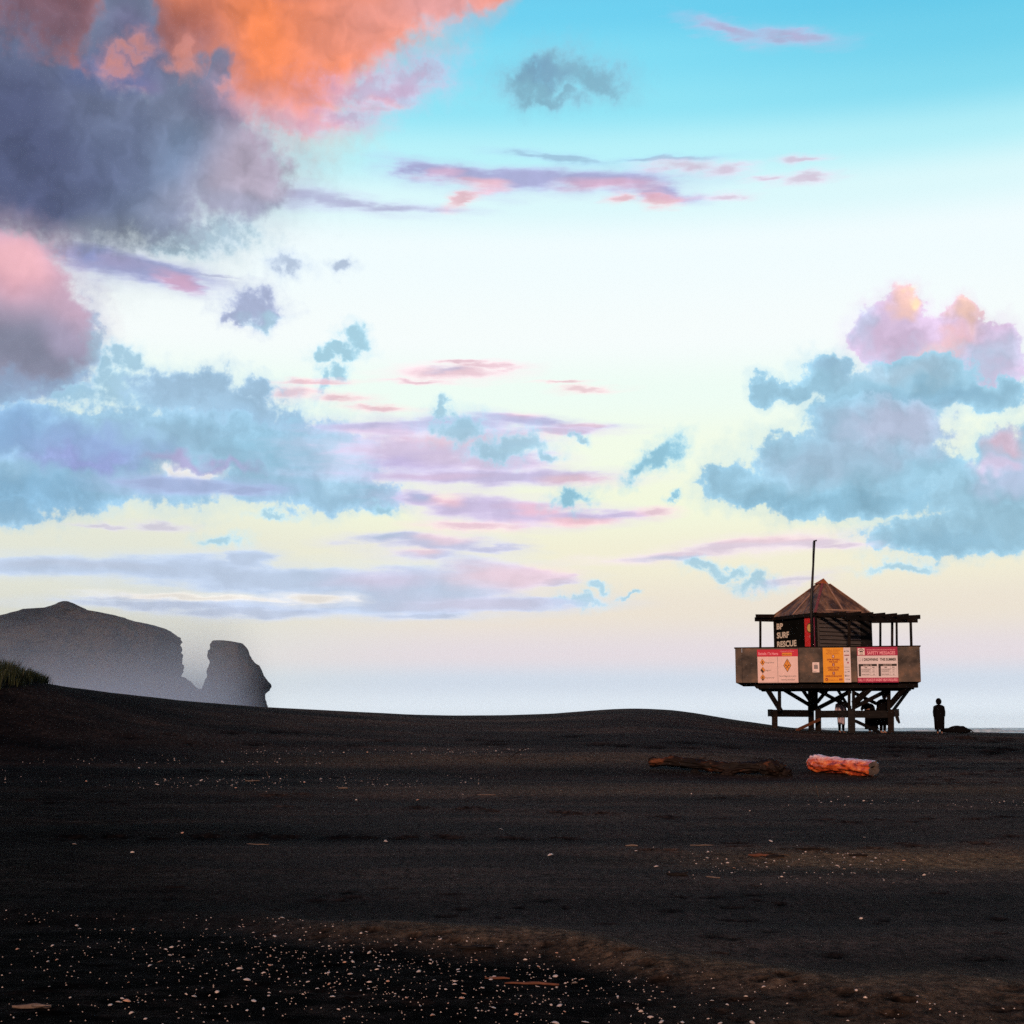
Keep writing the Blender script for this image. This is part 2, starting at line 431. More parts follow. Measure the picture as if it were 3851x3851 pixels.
# the cloudy part of the sky: a far spherical shell, one procedural material per window of directions
SKY_R = 22000.0
xs = [-80, 300, 640, 960, 1280, 1600, 2012]
ys = [-80, 200, 420, 640, 780, 870, 960, 1060, 1180, 1480]
ax = [sky_xy(x, 1000)[0] / K for x in xs]
ay = [sky_xy(1000, y)[1] / K for y in ys]
ay[-1] = R(-0.6)
sky_me = bpy.data.meshes.new('sky')
sv, sf, smi = [], [], []
mats = []
n_nodes = 0
for i in range(len(xs) - 1):
    for j in range(len(ys) - 1):
        mt = bpy.data.materials.new('sky_window')
        mt.use_nodes = True
        mt.node_tree.nodes.clear()
        WN, WL = mt.node_tree.nodes, mt.node_tree.links
        gp = wnode('ShaderNodeNewGeometry')
        vn = wvec('NORMALIZE', gp.outputs['Position'])
        x0, x1 = xs[i] - 30, xs[i + 1] + 30
        y0, y1 = ys[j] - 32, ys[j + 1] + 32
        kinds = set()
        for kind, blobs, *_r in C:
            mg = {'cum': 45, 'big': 80, 'str': 90, 'wsp': 50}[kind]
            if any(near(b, x0, x1, y0, y1, 1.35, mg) for b in blobs):
                kinds.add(kind)
        base_nodes(mt.node_tree, vn, kinds)
        em = wnode('ShaderNodeEmission')
        WL.new(sky_col(chain(x0, x1, y0, y1)), em.inputs[0])
        em.inputs[1].default_value = 0.1
        ou = wnode('ShaderNodeOutputMaterial')
        WL.new(em.outputs[0], ou.inputs[0])
        mt.cycles.emission_sampling = 'NONE'
        n_nodes = max(n_nodes, len(WN))
        mats.append(mt)
        q = 4
        o0 = len(sv)
        for a_ in range(q + 1):
            for b_ in range(q + 1):
                az_ = ax[i] + (ax[i + 1] - ax[i]) * a_ / q
                el_ = ay[j] + (ay[j + 1] - ay[j]) * b_ / q
                sv.append((SKY_R * math.sin(az_) * math.cos(el_), SKY_R * math.cos(az_) * math.cos(el_), SKY_R * math.sin(el_)))
        for a_ in range(q):
            for b_ in range(q):
                p0 = o0 + a_ * (q + 1) + b_
                sf.append((p0, p0 + 1, p0 + q + 2, p0 + q + 1))
                smi.append(len(mats) - 1)
sky_me.from_pydata(sv, [], sf)
for mt in mats:
    sky_me.materials.append(mt)
sky_me.polygons.foreach_set('material_index', smi)
sky_ob = bpy.data.objects.new('sky', sky_me)
sky_ob['kind'] = 'structure'
COL.objects.link(sky_ob)
print('SKY NODES', n_nodes, len(mats))


# ------------------------------------------------------------------ material helpers
def material(name, rough=0.8, spec=0.2):
    m = bpy.data.materials.new(name)
    m.use_nodes = True
    b = m.node_tree.nodes['Principled BSDF']
    b.inputs['Roughness'].default_value = rough
    b.inputs['Specular IOR Level'].default_value = spec
    return m, m.node_tree, b


def mottled(name, colors, scale=3.0, detail=6, stretch=(1, 1, 1), rough=0.8, spec=0.2, bump=0.0, bscale=30, contrast=0.5, metal=0.0, coat=0.0):
    """procedural two to four colour mottled surface"""
    m, nt, b = material(name, rough, spec)
    b.inputs['Coat Weight'].default_value = coat
    b.inputs['Coat Roughness'].default_value = 0.3
    N, L = nt.nodes, nt.links
    t = N.new('ShaderNodeTexCoord')
    mp = N.new('ShaderNodeMapping')
    mp.inputs['Scale'].default_value = stretch
    L.new(t.outputs['Object'], mp.inputs[0])
    n = N.new('ShaderNodeTexNoise')
    n.inputs['Scale'].default_value = scale
    n.inputs['Detail'].default_value = detail
    n.inputs['Roughness'].default_value = 0.62
    L.new(mp.outputs[0], n.inputs['Vector'])
    r = N.new('ShaderNodeValToRGB')
    k = len(colors)
    a, z = 0.5 - contrast / 2, 0.5 + contrast / 2
    r.color_ramp.elements[0].position = a
    r.color_ramp.elements[0].color = tuple(colors[0]) + (1,)
    r.color_ramp.elements[1].position = z
    r.color_ramp.elements[1].color = tuple(colors[-1]) + (1,)
    for i in range(1, k - 1):
        e = r.color_ramp.elements.new(a + (z - a) * i / (k - 1))
        e.color = tuple(colors[i]) + (1,)
    L.new(n.outputs['Fac'], r.inputs[0])
    L.new(r.outputs[0], b.inputs['Base Color'])
    b.inputs['Metallic'].default_value = metal
    if bump:
        n2 = N.new('ShaderNodeTexNoise')
        n2.inputs['Scale'].default_value = bscale
        n2.inputs['Detail'].default_value = 5
        L.new(mp.outputs[0], n2.inputs['Vector'])
        bp = N.new('ShaderNodeBump')
        bp.inputs['Strength'].default_value = 1.0
        bp.inputs['Distance'].default_value = bump
        L.new(n2.outputs['Fac'], bp.inputs['Height'])
        L.new(bp.outputs[0], b.inputs['Normal'])
    return m


# ------------------------------------------------------------------ terrain
crest_px = [(-3000, 2420), (-900, 2470), (-300, 2508), (0, 2543), (90, 2556), (160, 2567), (240, 2582), (400, 2603), (550, 2620),
            (700, 2637), (1000, 2660), (1300, 2675), (1560, 2688), (1700, 2691), (1900, 2690), (2060, 2685), (2200, 2674),
            (2330, 2666), (2420, 2665), (2520, 2670), (2620, 2683), (2750, 2705), (2850, 2719), (2950, 2734), (3060, 2744),
            (3200, 2749), (3500, 2750), (3851, 2757), (5000, 2765), (7000, 2760)]
_cu = np.array([ray_us(x, y)[0] for x, y in crest_px])
_cs = np.array([ray_us(x, y)[1] for x, y in crest_px])
UMAX = 0.62


def smooth_interp(u):
    acc = 0
    for k in (-0.006, -0.003, 0, 0.003, 0.006):
        acc = acc + np.interp(u + k, _cu, _cs)
    return acc / 5


def crest_y(u):
    return np.interp(u, [-0.62, -0.34, -0.2, 0.0, 0.08, 0.15, 0.2, 0.62], [38, 44, 52, 58, 59, 61, 62, 64])


_ey = [0, 8, 14, 20, 26, 32, 40, 48, 52, 61, 200]
_ee = [1.55, 1.55, 1.53, 1.44, 1.28, 1.09, 0.80, 0.48, 0.33, 0.165, 0.1]
_yy = np.linspace(0, 200, 2001)
_E0 = np.interp(_yy, _ey, _ee)
_k = np.ones(41) / 41
_E0 = np.convolve(np.pad(_E0, 20, mode='edge'), _k, mode='valid')
_ph = rng.uniform(0, 6.28, 40)
_fr = rng.uniform(0.75, 1.3, 40)


def sst(a, b, x):
    t = np.clip((x - a) / (b - a), 0, 1)
    return t * t * (3 - 2 * t)


def waves(x, y):
    """long low sand ridges lying across the view"""
    r = 0
    wob = 1.2 * np.sin(x * 0.11 + 1.3) + 0.7 * np.sin(x * 0.23 + 4.0) + 0.35 * np.sin(x * 0.51 + 0.4)
    for i, (wl, am) in enumerate([(9.5, 0.045), (5.7, 0.030), (3.6, 0.018), (2.3, 0.009), (1.3, 0.004)]):
        q = y + wob * (0.5 + wl / 9.0) + 0.06 * x * np.sin(_ph[i])
        env = 0.6 + 0.4 * np.sin(x * 0.17 * _fr[i] + _ph[i + 9] + y * 0.05)
        r = r + am * np.sin(q * 6.283 / wl * _fr[i + 5] + _ph[i + 5]) * env
    return r


def fine(x, y):
    r = 0
    for i in range(10):
        a = _ph[i + 20] * 1.0
        f = 1.6 * 1.45 ** (i % 5)
        r = r + np.sin((x * math.cos(a) + y * math.sin(a)) * f + _ph[i + 10]) * (0.0045 / (1 + (i % 5) * 0.6))
    return r


# boundary of the damp, shell covered hollow in the foreground (photograph pixels)
damp_px = [(-1500, 3400), (0, 3425), (650, 3452), (1100, 3475), (1500, 3512), (1900, 3560), (2300, 3620), (2700, 3672), (3100, 3715),
           (3500, 3760), (3851, 3800), (6000, 3900)]
_du = np.array([ray_us(a, b)[0] for a, b in damp_px])
_ds = np.array([ray_us(a, b)[1] for a, b in damp_px])


def base_E(u, y):
    """depth of the sand below the eye before the small dents"""
    u = np.clip(u, -UMAX, UMAX)
    x = u * y
    yc = crest_y(u)
    Ec = smooth_interp(u) * yc
    E0 = np.interp(y, _yy, _E0)
    w = sst(36.0, yc, y)
    E = (1 - w) * E0 + w * Ec
    dy = np.maximum(y - yc, 0)
    E = E + 0.02 * dy + 0.0035 * dy ** 2
    E = np.minimum(E, 5.2)
    fade = 1 - sst(0.72, 0.95, y / yc)
    near = sst(3, 8, y)
    E = E - waves(x, y) * fade * near - fine(x, y) * (0.35 + 0.65 * fade)
    # dark hollow left of and around the logs
    h = np.exp(-((y - 33.6 + 0.03 * x) / 1.5) ** 2) * sst(-6, 1, x) * (1 - sst(6.6, 9.5, x))
    E = E + 0.11 * h
    ridge = np.exp(-((y - 38.5) / 2.4) ** 2) * sst(-22, -4, x) * (1 - sst(5, 9, x))
    E = E - 0.10 * ridge
    # scarp of the foreground hollow
    yd = 1.53 / np.interp(u, _du, _ds) + 0.25 * np.sin(x * 2.1 + 1) + 0.12 * np.sin(x * 5.3)
    E = E + 0.05 * (1 - sst(-0.5, 0.25, y - yd)) - 0.045 * np.exp(-((y - yd - 0.5) / 0.45) ** 2)
    return E


def ground_hit(px, py):
    u, s = ray_us(px, py)
    ys_ = np.linspace(5, 75, 2801)
    E = base_E(np.full_like(ys_, u), ys_)
    f = E - s * ys_
    idx = np.where((f[:-1] > 0) & (f[1:] <= 0))[0]
    i = idx[0] if len(idx) else int(np.argmin(np.abs(f)))
    y = ys_[i]
    return u * y, y


# dents: foot trails and scuffs (photograph pixels of the dark marks)
trail = [(100, 3010), (180, 3020), (400, 3014), (455, 3020), (670, 3025), (830, 3020), (870, 3018), (1050, 3026), (1075, 3028), (1340, 3034), (1587, 3043), (1560, 3037),
         (1740, 3041), (1790, 3042), (1859, 3048), (1820, 3050), (2115, 3057), (2150, 3060), (2270, 3063), (2493, 3074), (2530, 3073), (2697, 3077), (3103, 3081),
         (3207, 3092), (3340, 3079), (3425, 3088), (3470, 3084), (3665, 3081), (3690, 3080), (3770, 3073), (250, 3150), (290, 3152), (400, 3150), (430, 3152), (590, 3154), (760, 3148), (800, 3148),
         (940, 3150), (965, 3145), (1060, 3150), (1090, 3151), (1270, 3150), (1300, 3150), (1370, 3153), (1500, 3153), (1550, 3153), (1660, 3149), (1700, 3148), (1910, 3154),
         (1960, 3157), (2130, 3155), (2160, 3158), (2440, 3194), (2520, 3194), (2760, 3178), (2790, 3180), (3070, 3191), (3280, 3190), (3400, 3174), (3450, 3178),
         (3660, 3172), (3700, 3171), (3760, 3152), (3800, 3148), (1860, 2803), (2154, 2775), (2263, 2803), (2345, 2804), (2480, 2808), (2590, 2790), (2620, 2809), (2736, 2813),
         (640, 2765), (720, 2797), (960, 2801), (1340, 2803), (500, 2768), (880, 2755), (1050, 2754), (1120, 2757), (1450, 2782), (1780, 2787), (1850, 2788),
         (1000, 2990), (1060, 2992), (1120, 2990), (2800, 2996), (2760, 2998), (2700, 2998), (1420, 2935), (1260, 2925), (950, 2910), (2900, 3216), (2920, 3215),
         (60, 2885), (220, 2885), (430, 2893), (740, 2891), (780, 2900)]
for k in range(46):
    trail.append((rng.uniform(3350, 3851), rng.uniform(2808, 2960)))
for k in range(30):
    trail.append((rng.uniform(3300, 3851), rng.uniform(2770, 2830)))
for k in range(36):
    trail.append((rng.uniform(2500, 3851), rng.uniform(2830, 2880)))
dents = []
for (a, b) in trail:
    x, y = ground_hit(a + rng.uniform(-14, 14), b + rng.uniform(-5, 5))
    if b < 2830:
        L_, Wd, dp_ = rng.uniform(0.25, 0.5), rng.uniform(0.2, 0.34), 0.035
    else:
        L_, Wd, dp_ = rng.uniform(0.10, 0.19), rng.uniform(0.10, 0.16), rng.uniform(0.03, 0.05)
    dents.append((x, y, L_, Wd, dp_))
# cusps in the foreground hollow
for k in range(120):
    a, b = rng.uniform(-200, 4000), rng.uniform(3330, 3850)
    x, y = ground_hit(a, b)
    dents.append((x, y, rng.uniform(0.04, 0.13), rng.uniform(0.05, 0.10), rng.uniform(0.008, 0.02)))


def dent_E(x, y):
    d = np.zeros_like(x)
    dark = np.zeros_like(x)
    for (cx, cy, L_, Wd, dp_) in dents:
        sel = (np.abs(x - cx) < 3 * L_) & (np.abs(y - cy) < 3 * Wd)
        if not sel.any():
            continue
        xx, yy = (x[sel] - cx) / L_, (y[sel] - cy) / Wd
        rr = xx * xx + yy * yy
        wob = 1 + 0.35 * np.sin(x[sel] * 23 + cy * 9) * np.cos(y[sel] * 31 + cx * 7)
        g = np.exp(-rr * 1.3 * wob)
        rim = np.exp(-((np.sqrt(rr) - 1.35) / 0.35) ** 2)
        d[sel] += dp_ * g - dp_ * 0.35 * rim
        dark[sel] = np.maximum(dark[sel], g)
    return d, dark


def ground_z(x, y):
    """sand height at one point (front sector)"""
    xa, ya = np.array([float(x)]), np.array([float(y)])
    th = np.arctan2(xa, ya)
    return float(EYE - base_E(np.tan(np.clip(th, -0.55, 0.55)), ya)[0] - dent_E(xa, ya)[0][0])


def build_sand():
    ths = np.concatenate([np.linspace(-math.pi, -0.62, 40)[:-1], np.linspace(-0.62, -0.345, 90)[:-1], np.linspace(-0.345, 0.345, 940),
                          np.linspace(0.345, 0.62, 90)[1:], np.linspace(0.62, math.pi, 40)[1:]])
    rs = np.concatenate([[0.5, 1.2, 2, 3, 4, 5, 6], np.geomspace(6.6, 36, 560), np.linspace(36, 66, 190)[1:], np.linspace(66, 150, 40)[1:], [200, 300, 500, 900]])
    TH, RR = np.meshgrid(ths, rs)
    c32 = math.cos(0.62)
    tc_ = np.clip(TH, -0.62, 0.62)
    ye = RR * np.cos(tc_)
    u = np.tan(tc_)
    X, Y = RR * np.sin(TH), RR * np.cos(TH)
    E = base_E(u, ye)
    b = sst(0.75, 1.4, np.abs(TH))
    E = (1 - b) * E + b * (1.45 - 0.04 * np.sin(X * .2) * np.cos(Y * .3))
    d, dark = dent_E(X, Y)
    Z = EYE - E - d
    nr, nc = X.shape
    co = np.stack([X, Y, Z], -1).reshape(-1, 3)
    i = np.arange(nr * nc).reshape(nr, nc)
    # outward facing up
    quads = np.stack([i[:-1, :-1], i[:-1, 1:], i[1:, 1:], i[1:, :-1]], -1).reshape(-1, 4)[:, ::-1]
    me = bpy.data.meshes.new('sand')
    me.vertices.add(len(co))
    me.vertices.foreach_set('co', co.ravel().astype(np.float32))
    me.loops.add(quads.size)
    me.loops.foreach_set('vertex_index', quads.ravel().astype(np.int32))
    me.polygons.add(len(quads))
    me.polygons.foreach_set('loop_start', (np.arange(len(quads)) * 4).astype(np.int32))
    me.polygons.foreach_set('loop_total', np.full(len(quads), 4, np.int32))
    me.polygons.foreach_set('use_smooth', np.ones(len(quads), bool))
    me.update()
    me.validate()
    # masks: damp shell hollow plus shade painted into dents and left; dry dusty sand
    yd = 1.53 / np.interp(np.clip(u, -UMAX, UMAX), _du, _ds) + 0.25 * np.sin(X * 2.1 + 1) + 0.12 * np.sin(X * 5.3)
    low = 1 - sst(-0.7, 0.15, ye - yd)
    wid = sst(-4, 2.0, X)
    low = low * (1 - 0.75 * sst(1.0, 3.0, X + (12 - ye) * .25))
    left_shade = 0.88 * sst(-0.02, -0.30, u + .012 * np.sin(ye * .8)) * (1 - 0.35 * sst(26, 40, ye))  # shade over the left side, painted into the sand colour
    damp_and_shade = np.clip(np.maximum(dark * 0.92, np.maximum(low, left_shade)), 0, 1)  # dents are darkened in colour for the shade inside them
    dry = 0.55 * np.exp(-((ye - yd - 0.3) / 0.6) ** 2) * sst(-2.6, -0.4, X)
    dry = np.maximum(dry, 1.6 * np.exp(-((X - 4.7) / 2.1) ** 2 - ((ye - 17.2) / 1.0) ** 2))
    dry = np.maximum(dry, 0.42 * sst(1.0, 3.0, X + (12 - ye) * .25) * (1 - sst(-.4, .3, ye - yd)))
    dry = np.maximum(dry, 0.42 * np.exp(-((ye - 37.5 - .1 * X) / 1.6) ** 2) * sst(-9, -2, X) * (1 - sst(4, 8, X)))
    dry = np.maximum(dry, 0.38 * np.exp(-((ye - 29.0) / 1.6) ** 2) * sst(-6, 2, X))
    for nm, arr in (('damp_and_shade', damp_and_shade), ('dry', dry)):
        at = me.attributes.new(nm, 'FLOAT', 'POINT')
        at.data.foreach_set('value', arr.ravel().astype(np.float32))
    o = bpy.data.objects.new('sand', me)
    o['kind'] = 'structure'
    COL.objects.link(o)
    m, nt, b = material('black_sand', 0.95, 0.035)
    N, L = nt.nodes, nt.links
    geo = N.new('ShaderNodeNewGeometry')

    def nz(scale, detail, rough=0.6, stretch=None, vec=None):
        n = N.new('ShaderNodeTexNoise')
        n.inputs['Scale'].default_value = scale
        n.inputs['Detail'].default_value = detail
        n.inputs['Roughness'].default_value = rough
        if stretch:
            mp = N.new('ShaderNodeMapping')
            mp.inputs['Scale'].default_value = stretch
            L.new(geo.outputs['Position'], mp.inputs[0])
            L.new(mp.outputs[0], n.inputs['Vector'])
        else:
            L.new(geo.outputs['Position'], n.inputs['Vector'])
        return n.outputs['Fac']

    def mathn(op, a, b_, c_=None, clamp=False):
        n = N.new('ShaderNodeMath')
        n.operation = op
        n.use_clamp = clamp
        for k_, v in enumerate((a, b_, c_)):
            if v is None:
                continue
            if isinstance(v, bpy.types.NodeSocket):
                L.new(v, n.inputs[k_])
            else:
                n.inputs[k_].default_value = v
        return n.outputs[0]

    def rmp(v, stops_):
        r = N.new('ShaderNodeValToRGB')
        L.new(v, r.inputs[0])
        r.color_ramp.elements[0].position, r.color_ramp.elements[0].color = stops_[0][0], stops_[0][1] + (1,)
        r.color_ramp.elements[1].position, r.color_ramp.elements[1].color = stops_[-1][0], stops_[-1][1] + (1,)
        for p_, c_ in stops_[1:-1]:
            e = r.color_ramp.elements.new(p_)
            e.color = c_ + (1,)
        return r.outputs[0]

    def mix(f, a, c):
        n = N.new('ShaderNodeMix')
        n.data_type = 'RGBA'
        if isinstance(f, bpy.types.NodeSocket):
            L.new(f, n.inputs['Factor'])
        else:
            n.inputs['Factor'].default_value = f
        for k_, v in ((6, a), (7, c)):
            if isinstance(v, bpy.types.NodeSocket):
                L.new(v, n.inputs[k_])
            else:
                n.inputs[k_].default_value = v + (1,)
        return n.outputs[2]

    grain = nz(14.0, 9, 0.9)
    mid = nz(11.0, 6, 0.75, (1, 0.28, 1))
    big = nz(0.35, 4, 0.55, (1, 2.2, 1))
    streak = nz(1.0, 5, 0.62, (0.045, 0.42, 1))
    bs = mathn('ADD', mathn('MULTIPLY', big, 0.35), mathn('MULTIPLY', streak, 0.65))
    base = rmp(bs, [(0.37, (0.0060, 0.0055, 0.0056)), (0.45, (0.0160, 0.0135, 0.0128)), (0.53, (0.0300, 0.0235, 0.0205)), (0.61, (0.056, 0.0400, 0.031))])
    gk = mathn('MAXIMUM', mathn('MULTIPLY_ADD', grain, 9.5, -3.7), 0.08)
    mk = mathn('MAXIMUM', mathn('MULTIPLY_ADD', mid, 3.6, -0.8), 0.15)
    kk = mathn('MULTIPLY', gk, mk)
    sc = N.new('ShaderNodeVectorMath')
    sc.operation = 'SCALE'
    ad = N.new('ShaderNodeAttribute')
    ad.attribute_name = 'damp_and_shade'
    ay_ = N.new('ShaderNodeAttribute')
    ay_.attribute_name = 'dry'
    dn = mathn('MULTIPLY', ay_.outputs['Fac'], mathn('MULTIPLY_ADD', nz(2.6, 6, 0.7, (1, 2.2, 1)), 3.4, -0.9, True), clamp=True)
    c1 = mix(dn, base, (0.135, 0.088, 0.046))
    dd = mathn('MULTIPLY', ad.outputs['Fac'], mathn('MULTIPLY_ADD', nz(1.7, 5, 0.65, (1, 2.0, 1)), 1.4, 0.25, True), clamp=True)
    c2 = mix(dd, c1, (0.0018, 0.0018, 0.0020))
    L.new(mathn('MULTIPLY_ADD', dd, -0.030, 0.034), b.inputs['Specular IOR Level'])
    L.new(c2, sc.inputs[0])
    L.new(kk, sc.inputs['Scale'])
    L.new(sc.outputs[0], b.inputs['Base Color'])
    h = mathn('ADD', mathn('MULTIPLY', grain, 0.008), mathn('MULTIPLY', mid, 0.03))
    bp = N.new('ShaderNodeBump')
    bp.inputs['Strength'].default_value = 0.9
    bp.inputs['Distance'].default_value = 1.0
    L.new(h, bp.inputs['Height'])
    L.new(bp.outputs[0], b.inputs['Normal'])
    me.materials.append(m)
    return o


build_sand()


# ------------------------------------------------------------------ object helpers
def link(name, me, mat=None, parent=None, smooth=False):
    o = bpy.data.objects.new(name, me)
    COL.objects.link(o)
    if mat is not None:
        me.materials.append(mat)
    if parent is not None:
        o.parent = parent
    if smooth:
        for p in me.polygons:
            p.use_smooth = True
    return o


def from_bm(name, bm, mat, parent=None, smooth=False):
    me = bpy.data.meshes.new(name)
    bmesh.ops.recalc_face_normals(bm, faces=bm.faces)
    bm.to_mesh(me)
    bm.free()
    return link(name, me, mat, parent, smooth)


def thing(name, label, cat, loc=(0, 0, 0), rz=0.0, group=None):
    o = bpy.data.objects.new(name, None)
    o.empty_display_size = 0.2
    COL.objects.link(o)
    o.location = loc
    o.rotation_euler = (0, 0, rz)
    o['label'] = label
    o['category'] = cat
    if group:
        o['group'] = group
    return o


def tag(o, label, cat, group=None):
    o['label'] = label
    o['category'] = cat
    if group:
        o['group'] = group
    return o


def bar(bm, a, b, w, h, up=Vector((0, 0, 1)), jitter=0.0):
    """a rectangular timber from a to b, w across, h along up"""
    a, b = Vector(a), Vector(b)
    d = (b - a).normalized()
    side = d.cross(up)
    if side.length < 1e-3:
        side = d.cross(Vector((0, 1, 0)))
    side.normalize()
    upv = side.cross(d).normalized()
    vs_ = []
    for p in (a, b):
        for sx, sy in ((-1, -1), (1, -1), (1, 1), (-1, 1)):
            j = Vector((random.uniform(-1, 1), random.uniform(-1, 1), random.uniform(-1, 1))) * jitter
            vs_.append(bm.verts.new(p + side * (w / 2 * sx) + upv * (h / 2 * sy) + j))
    F = [(0, 1, 2, 3), (4, 7, 6, 5), (0, 4, 5, 1), (1, 5, 6, 2), (2, 6, 7, 3), (3, 7, 4, 0)]
    fs = [bm.faces.new([vs_[i] for i in f]) for f in F]
    return fs


def box(bm, x0, x1, y0, y1, z0, z1):
    vs_ = [bm.verts.new((x, y, z)) for x in (x0, x1) for y in (y0, y1) for z in (z0, z1)]
    for f in ((0, 1, 3, 2), (4, 6, 7, 5), (0, 4, 5, 1), (2, 3, 7, 6), (0, 2, 6, 4), (1, 5, 7, 3)):
        bm.faces.new([vs_[i] for i in f])


def bevel(bm, w=0.008):
    bmesh.ops.bevel(bm, geom=list(bm.edges), offset=w, segments=1, affect='EDGES')


def fbm(v, o=4):
    return mnoise.fractal(v, 0.9, 2.0, o)


# ------------------------------------------------------------------ water
SEA_Z = EYE - 4.3


def build_water():
    bm = bmesh.new()
    rr = [3, 60, 120, 200, 350, 600, 900, 1400, 2200, 4000, 8000, 14500]
    n = 96
    rings = []
    for r_ in rr:
        rings.append([bm.verts.new((r_ * math.sin(6.28318 * k / n), r_ * math.cos(6.28318 * k / n), SEA_Z)) for k in range(n)])
    bm.faces.new(rings[0])
    for a, b in zip(rings[:-1], rings[1:]):
        for k in range(n):
            bm.faces.new((a[k], a[(k + 1) % n], b[(k + 1) % n], b[k]))
    m, nt, b = material('sea_water', 0.28, 0.5)
    N, L = nt.nodes, nt.links
    geo = N.new('ShaderNodeNewGeometry')
    mp = N.new('ShaderNodeMapping')
    mp.inputs['Scale'].default_value = (0.010, 0.035, 1)
    L.new(geo.outputs['Position'], mp.inputs[0])
    n1 = N.new('ShaderNodeTexNoise')
    n1.inputs['Scale'].default_value = 1.6
    n1.inputs['Detail'].default_value = 8
    n1.inputs['Roughness'].default_value = 0.7
    L.new(mp.outputs[0], n1.inputs['Vector'])
    r = N.new('ShaderNodeValToRGB')
    r.color_ramp.elements[0].position, r.color_ramp.elements[0].color = 0.5, (0.05, 0.10, 0.12, 1)
    r.color_ramp.elements[1].position, r.color_ramp.elements[1].color = 0.58, (0.55, 0.72, 0.8, 1)
    L.new(n1.outputs['Fac'], r.inputs[0])
    L.new(r.outputs[0], b.inputs['Base Color'])
    bp = N.new('ShaderNodeBump')
    bp.inputs['Distance'].default_value = 1.2
    L.new(n1.outputs['Fac'], bp.inputs['Height'])
    L.new(bp.outputs[0], b.inputs['Normal'])
    o = from_bm('water', bm, m)
    o['kind'] = 'structure'
    # lines of breaking surf far out
    bm = bmesh.new()
    for j, yy in enumerate((640, 760, 900, 1100, 1350)):
        prev = None
        for k in range(420):
            x = -500 + k * 3.2
            h = max(0.0, fbm(Vector((x * 0.02, j * 9.1, 0)), 4) + 0.25) * 2.3 * (yy / 900)
            h += max(0, fbm(Vector((x * 0.25, j * 3.3, 5)), 3)) * 0.9
            cur = [bm.verts.new((x, yy - 7, SEA_Z - 0.4)), bm.verts.new((x, yy - 1.5, SEA_Z + h * 0.7 - .2)), bm.verts.new((x, yy, SEA_Z + h - .2)), bm.verts.new((x, yy + 9, SEA_Z - 0.4))]
            if prev:
                for a in range(3):
                    bm.faces.new((prev[a], cur[a], cur[a + 1], prev[a + 1]))
            prev = cur
    fm = mottled('surf_foam', [(0.28, 0.48, 0.55), (0.62, 0.80, 0.86)], 0.3, 6, rough=0.9, contrast=0.3)
    s = from_bm('breaking_surf', bm, fm, smooth=True)
    s['kind'] = 'stuff'


build_water()


# ------------------------------------------------------------------ headland and sea stack
def zc(X, Y):
    return X * 0.5694, 2200 + Y * 0.5694


rock_mat = mottled('coastal_rock', [(0.010, 0.011, 0.014), (0.026, 0.027, 0.031), (0.055, 0.048, 0.038), (0.020, 0.028, 0.014)], 0.035, 9,
                   (1, 1, 1.6), rough=0.95, spec=0.1, bump=7.0, bscale=0.08, contrast=0.34)


def slices(name, Ydist, left, right, depth, label, cat, power=2.6, amp=2.4, zlow=-6.0, npts=150, dz=1.1):
    """rock mass from horizontal slices: left / right are outlines [(X, Y)] in the zoom picture, top to bottom"""
    def prof(lst):
        out = []
        for X, Y in lst:
            if X is None:
                continue
            px, py = zc(X, Y)
            u, s = ray_us(px, py)
            out.append((EYE - s * Ydist, u * Ydist))
        return out
    Lp, Rp = prof(left), prof(right)
    zt = max(Lp[0][0], Rp[0][0])
    lz, lx = [p[0] for p in Lp][::-1], [p[1] for p in Lp][::-1]
    rz, rx = [p[0] for p in Rp][::-1], [p[1] for p in Rp][::-1]
    zz = list(np.arange(zlow, zt - 0.05, dz)) + [zt - 0.02]
    bm = bmesh.new()
    rings = []
    for z in zz:
        xl, xr = float(np.interp(z, lz, lx)), float(np.interp(z, rz, rx))
        cx, a = (xl + xr) / 2, max((xr - xl) / 2, 0.15)
        b = depth * (0.45 + 0.55 * min(1, a / (depth * 1.2))) * (1.0 - 0.35 * (z / zt if z > 0 else 0)) if a < depth * 1.2 else depth * (1.0 - 0.4 * (z / zt if z > 0 else 0))
        b = min(b, a * 2.2 + 2)
        ring = []
        for k in range(npts):
            t = 6.28318 * k / npts
            c, s_ = math.cos(t), math.sin(t)
            x = cx + a * math.copysign(abs(c) ** (2 / power), c)
            y = Ydist + b * math.copysign(abs(s_) ** (2 / power), s_)
            v = Vector((x, y, z))
            side = abs(c) ** 6
            d1 = fbm(v * 0.028, 5) * amp * 3.2 + fbm(v * 0.13 + Vector((9, 2, 4)), 4) * amp
            d1 *= (1 - side * 0.8)
            rid = amp * 0.9 * fbm(Vector((x * 0.10, y * 0.10, z * 0.015)), 4) * (1 - side)
            ring.append(bm.verts.new((x + c * (d1 * .3) + side * c * (fbm(v * 0.35, 4) * amp * 0.55 + fbm(Vector((z * .16, 3.3 + c, 0)), 3) * amp * .5), y + math.copysign(1, s_) * (d1 + rid) * (1 - side), z)))
        rings.append(ring)
    for a, b in zip(rings[:-1], rings[1:]):
        for k in range(npts):
            bm.faces.new((a[k], a[(k + 1) % npts], b[(k + 1) % npts], b[k]))
    bm.faces.new(rings[-1])
    o = from_bm(name, bm, rock_mat, smooth=False)
    tag(o, label, cat)
    return o


